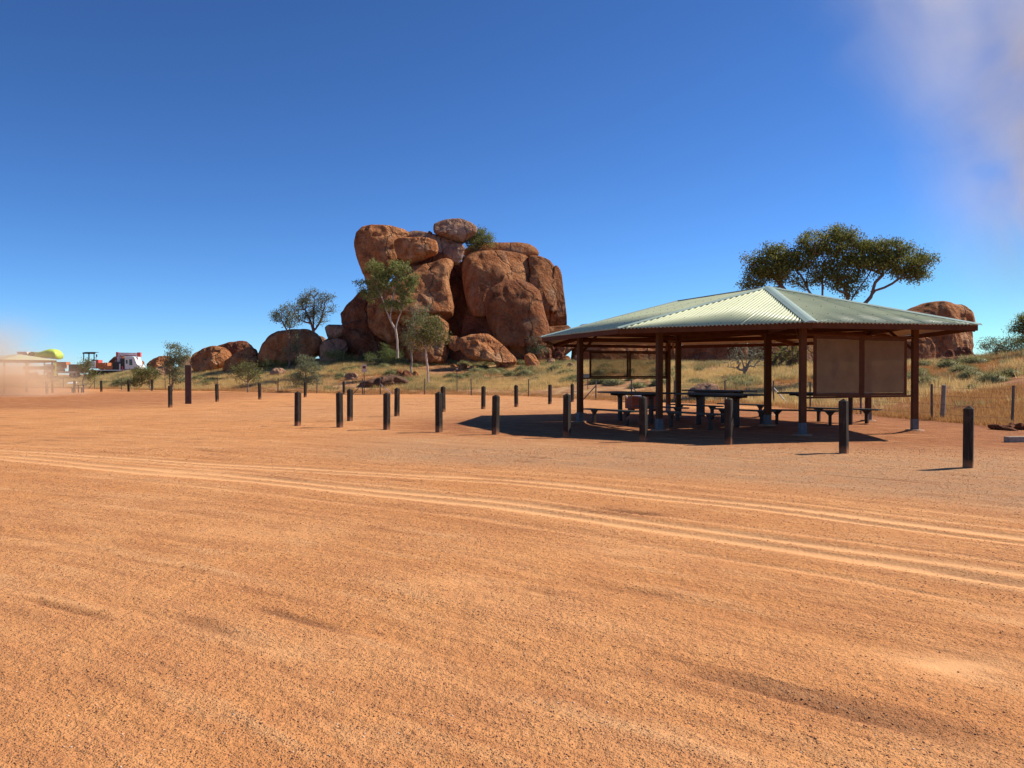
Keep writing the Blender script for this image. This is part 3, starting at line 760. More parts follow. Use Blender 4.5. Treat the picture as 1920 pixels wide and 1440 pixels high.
# ------------------------------------------------------------------ boulders
def boulder(name, lab, pts, d, thick=.8, mat='rock', org=(0, 0), sc=1.0, seed=0, box=.62, rough=.05, cuts=3, group=None, nth=120, nph=46, cat='boulder', sink=0, lean=.16):
    """closed rounded solid: its side view follows the outline, its depth is 'thick' times its mean half width"""
    P = np.array([[org[0] + a / sc, org[1] + b / sc] for a, b in pts], float)
    small = seed not in (20, 58, 59, 60, 89) and P[:, 1].max() > 668 and (P[:, 1].max() - P[:, 1].min()) < 34
    if small:   # set a small stone at the distance where the ground carries it
        xm, yb = (P[:, 0].mean() - 960) / F, P[:, 1].max() - .15 * (P[:, 1].max() - P[:, 1].min())
        dd = np.linspace(max(d * .72, 20), d * 1.1, 160); gap = np.abs(CAMH + (HY - yb) / F * dd - terr(xm * dd, dd)) + .004 * np.abs(dd - d)
        d = float(dd[int(np.argmin(gap))])
    X = (P[:, 0] - 960) / F * d; Z = CAMH + (HY - P[:, 1]) / F * d
    gb = gz(np.mean(X), d)
    if Z.min() < gb + 2.2 and not small and seed != 20: sink = max(.5, Z.min() - gb + .6)
    if small: sink = .12 * (Z.max() - Z.min()) + max(0, Z.min() - gb)
    if sink: Z = np.where(Z < Z.min() + .15 * (Z.max() - Z.min()), Z - sink, Z)
    ar = 0; cx = cz = 0
    for i in range(len(X)):
        j = (i + 1) % len(X); c = X[i] * Z[j] - X[j] * Z[i]; ar += c; cx += (X[i] + X[j]) * c; cz += (Z[i] + Z[j]) * c
    cx /= 3 * ar; cz /= 3 * ar
    n = nth; th = np.linspace(0, 2 * np.pi, n, endpoint=False); Rr = np.zeros(n)
    for k, t in enumerate(th):
        dx, dz = math.cos(t), math.sin(t); best = 0
        for i in range(len(X)):
            j = (i + 1) % len(X); ax, az, bx, bz = X[i] - cx, Z[i] - cz, X[j] - cx, Z[j] - cz
            ex, ez = bx - ax, bz - az; den = dx * ez - dz * ex
            if abs(den) < 1e-9: continue
            tt = (ax * ez - az * ex) / den; uu = (ax * dz - az * dx) / den
            if tt > best and -1e-6 <= uu <= 1 + 1e-6: best = tt
        Rr[k] = best
    Rr = np.where(Rr < .05, np.mean(Rr), Rr)
    ker = np.array([.22, .56, .22]); Rs = np.convolve(np.concatenate([Rr[-1:], Rr, Rr[:1]]), ker, 'valid')
    W = (X.max() - X.min()) / 2; H = (Z.max() - Z.min()) / 2; T = thick * (W * H) ** .5
    ph = np.linspace(-np.pi / 2, np.pi / 2, nph)
    TH, PH = np.meshgrid(th, ph)
    RR = np.tile(Rs, (nph, 1))
    c = np.abs(np.cos(PH)) ** box; s = np.sign(np.sin(PH)) * np.abs(np.sin(PH)) ** .8
    lx = RR * c * np.cos(TH); lz = RR * c * np.sin(TH); ly = T * s
    r_ = np.random.default_rng(seed + 1000)
    # a few flat breaks, mostly on the faces turned to the viewer
    for k in range(cuts):
        nv = np.array([r_.uniform(-.5, .9), -1, r_.uniform(-.1, .8)]); nv /= np.linalg.norm(nv)
        ext = np.max(lx * nv[0] + ly * nv[1] + lz * nv[2]); lim = ext * r_.uniform(.66, .88)
        ov = lx * nv[0] + ly * nv[1] + lz * nv[2] - lim; ov = np.where(ov > 0, ov, 0) * .88
        m_ = np.abs(np.sin(PH)) ** .35
        lx -= ov * nv[0] * m_; ly -= ov * nv[1]; lz -= ov * nv[2] * m_
    ly = ly + lean * lz * (lz > -H * .6)
    sz = (W * H) ** .5
    q = 1.3 / sz
    n1 = vn3(lx.ravel() * q + seed * 3.1, ly.ravel() * q, lz.ravel() * q, seed) * 1.0
    n2 = vn3(lx.ravel() * q * 2.7, ly.ravel() * q * 2.7 + seed, lz.ravel() * q * 2.7, seed + 1) * .5
    n3 = vn3(lx.ravel() * q * 7, ly.ravel() * q * 7 + seed, lz.ravel() * q * 5, seed + 2) * .22
    n3 = n3 + vn3(lx.ravel() * q * 16, ly.ravel() * q * 16 + seed, lz.ravel() * q * 12, seed + 3) * .10
    rid = -np.maximum(0, .12 - np.abs(vn3(lx.ravel() * q * 1.1 + 9, ly.ravel() * q * 1.1, lz.ravel() * q * .7, seed + 5))) * 5
    nz = (n1 + n2 + n3 + rid).reshape(TH.shape) * rough * sz
    nx_, ny_, nz_ = c * np.cos(TH) * .9, s, c * np.sin(TH) * .9
    m_ = .22 + .78 * np.abs(np.sin(PH)) ** .6
    lx = lx + nx_ * nz * m_; ly = ly + ny_ * nz * 1.6; lz = lz + nz_ * nz * m_
    V = np.stack([lx, ly, lz], -1).reshape(-1, 3)
    fs = []
    for i in range(nph - 1):
        for k in range(n):
            a, b = i * n + k, i * n + (k + 1) % n; fs.append((a, b, b + n, a + n))
    me = np_mesh(name, V, np.array(fs), mat, True)
    o = bpy.data.objects.new(name, me); col.objects.link(o)
    o.location = (cx, d, cz); o.rotation_euler = (0, 0, -math.atan2(cx, d) * 0)
    tag(o, lab, cat, group); return o

PG = 'boulders of the tall red rock pile'
A_ = dict(org=(620, 390), sc=4.0)
boulder('boulder', 'tall overhanging boulder at the top left of the rock pile', [(183, 270), (200, 190), (240, 145), (300, 125), (400, 125), (480, 136), (560, 160), (590, 185), (560, 240), (520, 330), (520, 400), (480, 480), (430, 560), (360, 660), (300, 660), (280, 580), (240, 470), (200, 360)], 99, .75, 'rock', seed=3, rough=.05, cuts=3, group=PG, **A_)
boulder('boulder', 'blocky boulder wedged below the overhanging one near the top', [(478, 255), (510, 232), (640, 224), (745, 232), (797, 250), (808, 300), (798, 345), (740, 368), (620, 418), (560, 405), (510, 380), (488, 320)], 95, 1.1, 'rock', seed=4, box=.45, cuts=2, group=PG, **A_)
boulder('boulder', 'long grey slab slanting behind the blocky boulder near the top', [(545, 215), (570, 180), (640, 167), (720, 180), (800, 203), (900, 240), (990, 275), (1000, 380), (930, 420), (820, 420), (700, 420), (560, 330)], 100, .7, 'rock_pale', seed=5, box=.5, cuts=3, group=PG, **A_)
boulder('boulder', 'pale angular boulder on the very top of the pile', [(768, 160), (775, 125), (830, 100), (900, 87), (980, 86), (1050, 108), (1102, 148), (1095, 190), (1050, 225), (1000, 262), (985, 268), (920, 245), (800, 205), (775, 190)], 99, .95, 'rock_pale', seed=6, box=.5, cuts=4, group=PG, **A_)
boulder('boulder', 'grey broken rock below the topmost boulder', [(840, 320), (900, 270), (980, 265), (1010, 300), (990, 380), (960, 430), (900, 420), (850, 370)], 98, .8, 'rock_pale', seed=7, cuts=4, group=PG, **A_)
boulder('boulder', 'tiny dark stone wedged on the skyline of the pile', [(730, 182), (742, 172), (768, 190), (765, 198), (735, 196)], 99, .8, 'rock_dark_shade', seed=71, nth=20, nph=10, cuts=0, group=PG, **A_)
boulder('boulder', 'big left-centre boulder of the pile behind the white-trunked gum', [(470, 520), (600, 432), (740, 400), (860, 360), (900, 370), (920, 412), (885, 450), (880, 520), (900, 620), (930, 740), (925, 800), (860, 850), (700, 870), (560, 880), (440, 860), (400, 740), (420, 620)], 93, .75, 'rock', lean=.5, seed=8, box=.52, rough=.055, cuts=4, group=PG, **A_)
boulder('boulder', 'brown boulder behind the trunk of the tall white gum', [(280, 640), (420, 600), (560, 640), (620, 800), (620, 1000), (590, 1100), (500, 1085), (430, 1010), (340, 960), (290, 900), (275, 760)], 95, .8, 'rock', seed=9, cuts=3, group=PG, **A_)
boulder('boulder', 'rounded boulder at the foot of the pile behind the small gum', [(560, 1000), (600, 880), (700, 820), (800, 800), (880, 860), (893, 960), (885, 1090), (855, 1175), (760, 1200), (640, 1195), (580, 1140)], 89, .85, 'rock', seed=10, rough=.07, cuts=3, group=PG, **A_)
boulder('boulder', 'dark jagged boulder at the left flank of the pile', [(80, 795), (110, 745), (180, 670), (225, 618), (290, 640), (310, 760), (310, 900), (270, 960), (180, 930), (85, 872)], 99, .85, 'rock_dark_shade', seed=11, cuts=4, rough=.07, group=PG, **A_)
boulder('boulder', 'shadowed boulders filling the cleft low on the left of the pile', [(80, 870), (180, 850), (300, 830), (420, 880), (440, 1000), (500, 1090), (380, 1130), (220, 1120), (100, 1060)], 97, .7, 'rock_dark_shade', seed=12, cuts=4, rough=.09, group=PG, **A_)
boulder('boulder', 'rock wall in painted-in shade at the back of the central cleft', [(840, 420), (960, 380), (1080, 420), (1120, 700), (1130, 950), (1100, 1080), (900, 1080), (850, 900), (830, 650)], 103, .4, 'rock_dark_shade', seed=13, cuts=2, group=PG, **A_)  # shade of the cleft painted as a dark rock colour
boulder('boulder', 'huge rounded boulder forming the right half of the pile', [(975, 400), (985, 350), (1040, 312), (1150, 296), (1300, 300), (1450, 325), (1488, 345), (1492, 440), (1500, 600), (1480, 900), (1400, 1000), (1200, 990), (1090, 880), (1045, 800), (1010, 660), (985, 520)], 98, .7, 'rock', lean=.5, seed=14, box=.45, rough=.045, cuts=2, group=PG, **A_)
boulder('boulder', 'thin cap slab lying across the top of the huge right boulder', [(990, 330), (1040, 290), (1150, 264), (1400, 260), (1500, 276), (1550, 312), (1572, 352), (1480, 400), (1390, 420), (1240, 430), (1080, 420), (1010, 380)], 103, 1.0, 'rock', seed=15, box=.5, cuts=0, rough=.03, lean=.4, group=PG, **A_)
boulder('boulder', 'steep boulder right of the vertical crack', [(1478, 345), (1560, 345), (1640, 378), (1682, 430), (1695, 600), (1695, 860), (1650, 910), (1540, 900), (1490, 760), (1480, 540), (1495, 470)], 98.5, .9, 'rock', lean=.35, seed=16, box=.5, cuts=3, group=PG, **A_)
boulder('boulder', 'narrow upright slab on the right edge of the pile', [(1670, 430), (1700, 428), (1728, 470), (1745, 620), (1762, 760), (1772, 890), (1700, 900), (1660, 880), (1670, 620)], 99, 1.3, 'rock', seed=17, box=.5, cuts=3, group=PG, **A_)
boulder('boulder', 'dome-shaped boulder, dark brown partly from painted shade, at the front right of the pile', [(1150, 700), (1180, 610), (1250, 560), (1330, 530), (1430, 527), (1510, 560), (1570, 620), (1600, 760), (1638, 880), (1640, 960), (1560, 1040), (1450, 1075), (1320, 1050), (1220, 960), (1175, 850)], 91, .6, 'rock_red_shade', lean=.3, seed=18, box=.42, rough=.035, cuts=0, group=PG, **A_)
boulder('boulder', 'angular orange boulder at the right foot of the dome', [(1560, 900), (1650, 890), (1780, 880), (1850, 960), (1830, 1050), (1650, 1080), (1580, 1020)], 95, .9, 'rock', seed=19, cuts=4, group=PG, **A_)
boulder('boulder', 'small round boulder in the mouth of the dark cleft', [(873, 990), (900, 960), (950, 957), (982, 990), (976, 1060), (930, 1082), (888, 1050)], 88, .9, 'rock', seed=20, cuts=2, nth=48, nph=20, group=PG, **A_)
boulder('boulder', 'broad low sunlit boulder in front of the pile', [(962, 975), (1050, 944), (1180, 940), (1230, 970), (1290, 1020), (1340, 1080), (1398, 1132), (1392, 1165), (1330, 1200), (1280, 1200), (1240, 1160), (1120, 1150), (1030, 1130), (975, 1070)], 83, .6, 'rock', lean=.5, seed=21, rough=.07, cuts=4, group=PG, **A_)
boulder('boulder', 'dark rock filling the shade under the broad low boulder', [(900, 1080), (1000, 1060), (1150, 1090), (1280, 1130), (1290, 1200), (1100, 1190), (920, 1180)], 89, .7, 'rock_dark_shade', seed=22, cuts=3, nth=48, nph=20, group=PG, **A_)
boulder('boulder', 'knee-high red boulder with split top right of the broad low one', [(1450, 1105), (1490, 1084), (1530, 1100), (1572, 1170), (1562, 1200), (1480, 1195), (1455, 1150)], 86, .9, 'rock', seed=23, cuts=3, nth=48, nph=20, group=PG, **A_)
boulder('boulder', 'reddish boulder tucked behind the split one', [(1530, 1085), (1600, 1048), (1642, 1080), (1625, 1135), (1560, 1158)], 88, .9, 'rock', seed=24, cuts=3, nth=48, nph=20, group=PG, **A_)
boulder('boulder', 'small brown boulder in the gap left of the split one', [(1330, 1050), (1390, 1025), (1445, 1060), (1440, 1120), (1370, 1130)], 89, .9, 'rock_dark_shade', seed=25, cuts=3, nth=40, nph=18, group=PG, **A_)

B_ = dict(org=(340, 520), sc=4.8)
LG = 'low boulders left of the tall pile'
boulder('boulder', 'big round-backed boulder left of the pile with a thin tree before it', [(708, 700), (735, 610), (800, 530), (880, 480), (1000, 464), (1130, 464), (1210, 500), (1262, 560), (1268, 620), (1245, 690), (1100, 760), (950, 790), (780, 785), (720, 750)], 96, .9, 'rock', seed=31, box=.5, cuts=2, group=LG, **B_)
boulder('boulder', 'sliver of pale boulder behind the big round-backed one', [(1230, 520), (1280, 535), (1302, 562), (1265, 600), (1220, 580)], 100, .9, 'rock_pale', seed=32, nth=40, nph=18, group=LG, **B_)
boulder('boulder', 'flat-topped pale boulder balanced beside the pile', [(1296, 450), (1330, 424), (1510, 431), (1518, 460), (1470, 520), (1420, 560), (1325, 552)], 97, .9, 'rock_pale', seed=33, box=.4, cuts=2, group=LG, **B_)
boulder('boulder', 'cracked boulder under the flat-topped one', [(1250, 610), (1300, 565), (1400, 547), (1475, 565), (1500, 640), (1440, 700), (1340, 710), (1256, 690)], 94, .9, 'rock_pale', seed=34, cuts=4, group=LG, **B_)
boulder('boulder', 'shaded boulder between the cracked one and the pile', [(1440, 590), (1520, 530), (1620, 570), (1680, 680), (1600, 740), (1480, 730)], 97, .9, 'rock_dark_shade', seed=35, cuts=4, group=LG, **B_)
boulder('boulder', 'layered red boulder at the left of the arch-shaped one', [(103, 740), (125, 685), (200, 640), (300, 614), (380, 635), (430, 690), (442, 730), (400, 790), (280, 830), (150, 830), (108, 790)], 98, .9, 'rock', seed=36, rough=.09, cuts=4, group=LG, **B_)
boulder('boulder', 'arched boulder with a dark hollow, behind two others', [(320, 620), (430, 580), (570, 573), (622, 610), (680, 690), (700, 760), (600, 810), (450, 780), (380, 700)], 101, .7, 'rock_dark_shade', seed=37, rough=.06, cuts=2, group=LG, **B_)
boulder('boulder', 'orange-edged leaning boulder right of the arched one', [(380, 830), (400, 750), (500, 680), (600, 622), (650, 640), (700, 710), (738, 790), (722, 840), (600, 860), (450, 850)], 95, .9, 'rock', seed=38, rough=.06, cuts=3, group=LG, **B_)
boulder('boulder', 'small pale dome of rock in the grass below the round-backed boulder', [(795, 880), (810, 840), (840, 815), (900, 815), (945, 845), (930, 890), (850, 900)], 84, .9, 'rock_pale', seed=39, nth=48, nph=20, cuts=1, group=LG, **B_)
C_ = dict(org=(0, 560), sc=4.8)
boulder('boulder', 'dark red boulder just right of the crane truck', [(1328, 590), (1380, 540), (1440, 514), (1525, 514), (1560, 560), (1530, 610), (1400, 625), (1340, 615)], 112, .9, 'rock', seed=41, rough=.09, cuts=4, group=LG, **C_)
boulder('boulder', 'pale boulder peeking right of the blue-green sapling', [(1600, 560), (1640, 518), (1700, 513), (1738, 548), (1720, 600), (1640, 610)], 114, .9, 'rock_pale', seed=42, cuts=2, nth=48, nph=20, group=LG, **C_)
boulder('boulder', 'pale cracked boulder below the dark red one', [(1378, 650), (1420, 603), (1480, 598), (1540, 640), (1530, 710), (1400, 720)], 106, .9, 'rock_pale', seed=43, rough=.09, cuts=4, nth=48, nph=20, group=LG, **C_)
boulder('boulder', 'grey rock dome rising behind the crane truck tray', [(965, 620), (985, 560), (1025, 520), (1070, 515), (1150, 530), (1280, 560), (1300, 640), (1000, 660)], 175, .9, 'rock_dark_shade', seed=44, cuts=2, group=LG, **C_)

E_ = dict(org=(1620, 560), sc=8.0)
RG = 'boulders right of the shelter'
boulder('boulder', 'mushroom-like boulder perched over the right end of the shelter roof', [(600, 220), (720, 130), (900, 66), (1080, 40), (1200, 50), (1310, 95), (1430, 100), (1510, 150), (1575, 215), (1612, 290), (1618, 410), (1575, 490), (1450, 585), (1330, 620), (1200, 628), (1000, 600), (800, 500), (640, 400)], 74, .8, 'rock', seed=51, box=.5, rough=.06, cuts=3, group=RG, **E_)
boulder('boulder', 'smooth egg-shaped boulder beside the right shelter post', [(560, 760), (640, 640), (760, 590), (870, 568), (960, 590), (1030, 690), (1046, 830), (1000, 950), (850, 1000), (650, 1020), (570, 920)], 69, .8, 'rock', seed=52, box=.5, rough=.04, cuts=1, group=RG, **E_)
boulder('boulder', 'rugged pillar of rock holding up the mushroom-like boulder', [(920, 560), (1060, 540), (1200, 600), (1215, 700), (1190, 800), (1215, 900), (1110, 960), (1000, 940), (930, 760)], 72, .9, 'rock', seed=53, rough=.1, cuts=5, group=RG, **E_)
boulder('boulder', 'sunlit boulder with a grassy front below the mushroom', [(1180, 690), (1250, 650), (1350, 634), (1470, 636), (1560, 690), (1612, 780), (1560, 860), (1350, 860), (1200, 840)], 75, .8, 'rock_pale', seed=54, cuts=2, group=RG, **E_)
boulder('boulder', 'dark cave-mouthed boulder at the right of the mushroom foot', [(1340, 870), (1365, 790), (1435, 722), (1510, 710), (1575, 760), (1645, 850), (1640, 900), (1500, 910)], 71, .8, 'rock_dark_shade', seed=55, cuts=3, rough=.08, group=RG, **E_)
boulder('boulder', 'small pointed rock beside the cave-mouthed one', [(1222, 830), (1290, 748), (1345, 800), (1345, 870), (1260, 870)], 71, .8, 'rock_dark_shade', seed=56, nth=40, nph=18, group=RG, **E_)
boulder('boulder', 'flat shelf of rock at the foot of the cave-mouthed boulder', [(1095, 1000), (1140, 930), (1200, 890), (1350, 865), (1545, 880), (1560, 960), (1400, 1010), (1200, 1010)], 68, .8, 'rock_dark_shade', seed=57, cuts=3, group=RG, **E_)
boulder('rock_slab', 'long pale rock slab lying level behind the right post', [(560, 1040), (640, 1015), (900, 1000), (1200, 995), (1500, 1000), (1520, 1030), (1300, 1070), (900, 1080), (600, 1075)], 63, 2.2, 'rock_pale', seed=58, box=.4, cuts=0, rough=.03, group=RG, cat='rock', **E_)
D_ = dict(org=(1720, 540), sc=4.0)
boulder('rock_slab', 'low red rock outcrop in the grass at the right edge', [(350, 640), (430, 600), (520, 585), (640, 575), (760, 580), (840, 600), (900, 640), (860, 660), (650, 658), (450, 655)], 51, 1.4, 'rock', seed=59, box=.45, cuts=1, rough=.08, group=RG, cat='rock', **D_)
boulder('boulder', 'low dark rock hump behind the rightmost bollard', [(230, 925), (300, 890), (400, 878), (450, 890), (470, 920), (540, 940), (500, 955), (250, 950)], 31, .9, 'rock_dark_shade', seed=60, cuts=2, nth=60, nph=20, rough=.08, **D_)

# boulders behind the shelter, seen below and over its roof
SG = 'boulder wall behind the shelter'
Z_ = dict(org=(0, 0), sc=1.0)
boulder('boulder', 'boulder behind the left half of the shelter, its tip over the eave', [(1072, 655), (1078, 622), (1088, 608), (1105, 606), (1130, 620), (1160, 640), (1165, 690), (1090, 695), (1070, 680)], 96, .9, 'rock', seed=61, cuts=3, group=SG, **Z_)
boulder('boulder', 'long boulder with a sunlit top seen above the see-through screen', [(1112, 665), (1130, 645), (1180, 638), (1240, 640), (1262, 655), (1262, 690), (1180, 697), (1118, 694)], 90, .9, 'rock', seed=62, cuts=3, group=SG, **Z_)
boulder('boulder', 'narrow orange boulder between the two slim back posts', [(1245, 690), (1245, 655), (1262, 640), (1280, 648), (1284, 690), (1262, 697)], 87, .9, 'rock', seed=63, nth=48, nph=20, cuts=2, group=SG, **Z_)
boulder('boulder', 'wide shaded boulder wall seen through the middle of the shelter', [(1272, 690), (1275, 650), (1310, 630), (1370, 625), (1400, 640), (1410, 690), (1340, 698)], 84, .7, 'rock_dark_shade', seed=64, cuts=3, group=SG, **Z_)
boulder('boulder', 'shaded boulder behind the pale-stemmed shrub through the shelter', [(1395, 695), (1400, 645), (1440, 625), (1520, 625), (1570, 650), (1575, 695), (1480, 700)], 84, .7, 'rock_dark_shade', seed=65, cuts=3, group=SG, **Z_)
boulder('boulder', 'rounded rock in the yellow grass above the middle table', [(1286, 742), (1296, 727), (1312, 719), (1330, 717), (1345, 722), (1352, 742), (1320, 750)], 52, .9, 'rock_pale', seed=66, nth=48, nph=20, cuts=1, rough=.07, **Z_)
boulder('boulder', 'small flat rock in the grass left of the thick inner post', [(1349, 713), (1356, 708), (1366, 709), (1370, 715), (1358, 718)], 62, .9, 'rock_dark_shade', seed=67, nth=32, nph=14, cuts=1, **Z_)
boulder('boulder', 'small rock below the pale-stemmed shrub', [(1396, 711), (1402, 707), (1410, 708), (1411, 712), (1400, 714)], 62, .9, 'rock_dark_shade', seed=68, nth=32, nph=14, cuts=1, **Z_)

boulder('boulder', 'shaded boulder seen dimly through the brown mesh screen', [(1555, 695), (1560, 640), (1600, 622), (1680, 622), (1725, 640), (1740, 690), (1650, 700)], 80, .7, 'rock_dark_shade', seed=69, cuts=3, group=SG, **Z_)
boulder('boulder', 'broken rock filling behind the blocky and left-centre boulders', [(470, 380), (600, 330), (800, 330), (900, 360), (900, 520), (700, 560), (520, 560), (450, 480)], 98, .5, 'rock_dark_shade', seed=72, cuts=3, group=PG, **A_)
boulder('boulder', 'rock closing the gap right of the cleft, behind the dome boulder', [(1000, 800), (1200, 800), (1500, 850), (1560, 1100), (1400, 1180), (1100, 1180), (960, 1100)], 94, .5, 'rock_dark_shade', seed=73, cuts=3, group=PG, **A_)
boulder('boulder', 'small shaded boulder plugging the gap left of the small round one', [(818, 700), (822, 655), (840, 640), (862, 655), (866, 700)], 93, .8, 'rock_dark_shade', seed=74, cuts=2, nth=40, nph=18, group=PG, **Z_)
boulder('boulder', 'shaded boulder behind the foot of the flat-topped one', [(600, 680), (604, 640), (630, 626), (655, 640), (660, 680)], 99, .8, 'rock_dark_shade', seed=75, cuts=2, nth=40, nph=18, group=LG, **Z_)
rgs = np.random.default_rng(77)
for k_, (px_, py_, w_) in enumerate([(868, 690, 9), (884, 693, 7), (1002, 678, 10), (1018, 672, 12), (1033, 680, 9), (1048, 668, 11), (1060, 676, 13), (1070, 688, 9), (1025, 660, 10), (1052, 655, 9), (700, 686, 8), (688, 680, 7), (668, 674, 9), (720, 676, 6), (940, 690, 8), (850, 688, 8), (1085, 672, 10), (1040, 650, 8)]):
    h_ = w_ * rgs.uniform(.45, .8); q_ = [(px_ + w_ * math.cos(t) * rgs.uniform(.75, 1.1), py_ - h_ * .4 + h_ * math.sin(t) * rgs.uniform(.75, 1.1)) for t in np.linspace(0, 5.6, 8)]
    boulder('rock', 'small angular rubble stone at the foot of the tall rock pile', q_, 84 + (690 - py_) * .15 + rgs.uniform(0, 2), .9, ('rock', 'rock_pale', 'rock_dark_shade')[k_ % 3], seed=200 + k_, cuts=4, rough=.12, nth=32, nph=14, group='rubble stones at the foot of the rock pile', cat='rock')
# rubble near the fence corner
H_ = dict(org=(600, 600), sc=7.2)
boulder('rock', 'jumbled red rock of the rubble heap by the small gum, left piece', [(1025, 740), (1040, 680), (1090, 665), (1130, 700), (1130, 790), (1050, 800)], 72, .9, 'rock', seed=81, rough=.13, cuts=4, nth=40, nph=18, group='rubble heap rocks', cat='rock', **H_)
boulder('rock', 'jumbled red rock of the rubble heap by the small gum, middle piece', [(1105, 790), (1115, 700), (1165, 662), (1215, 700), (1260, 750), (1240, 810), (1150, 815)], 71, .9, 'rock_dark_shade', seed=82, rough=.13, cuts=4, nth=40, nph=18, group='rubble heap rocks', cat='rock', **H_)
boulder('rock', 'pointed red rock at the right of the rubble heap', [(1235, 790), (1250, 720), (1285, 672), (1320, 710), (1362, 775), (1330, 800)], 71.5, .9, 'rock', seed=83, rough=.1, cuts=4, nth=40, nph=18, group='rubble heap rocks', cat='rock', **H_)
boulder('rock', 'broken pale-brown rock by the far bollard near the fence corner', [(330, 780), (345, 725), (420, 708), (490, 715), (520, 760), (500, 810), (400, 820)], 73, .9, 'rock_pale', seed=84, rough=.13, cuts=5, nth=48, nph=18, cat='rock', **H_)
boulder('rock', 'small red rock in the spinifex slope, left one of two', [(318, 555), (340, 520), (395, 515), (418, 545), (380, 570)], 88, .9, 'rock', seed=85, nth=32, nph=14, cat='rock', **H_)
boulder('rock', 'small red rock in the spinifex slope, upper one of two', [(570, 590), (590, 540), (640, 530), (675, 565), (640, 600)], 86, .9, 'rock', seed=86, nth=32, nph=14, cat='rock', **H_)
boulder('rock', 'rock in the grass at the foot of the tall white gum', [(1060, 490), (1085, 455), (1150, 440), (1195, 465), (1180, 505), (1100, 510)], 86, .9, 'rock', seed=87, nth=32, nph=14, cuts=3, cat='rock', **H_)
boulder('dirt_mound', 'dark mound of bulldozed earth behind the fence corner', [(490, 880), (560, 830), (700, 805), (850, 760), (960, 735), (1080, 760), (1200, 800), (1240, 870), (1000, 895), (600, 905)], 70, .9, 'dirt_heap', seed=88, rough=.26, box=.8, nth=60, nph=20, cuts=0, cat='earth mound', **H_)
boulder('dirt_mound', 'low bank of dark broken clods at the right edge by the timber block', [(535, 1050), (580, 1018), (650, 1030), (760, 1030), (860, 1020), (900, 1060), (800, 1075), (600, 1062)], 23.2, .8, 'rock_dark_shade', seed=89, rough=.42, box=.8, nth=60, nph=20, cuts=0, cat='earth mound', **D_)

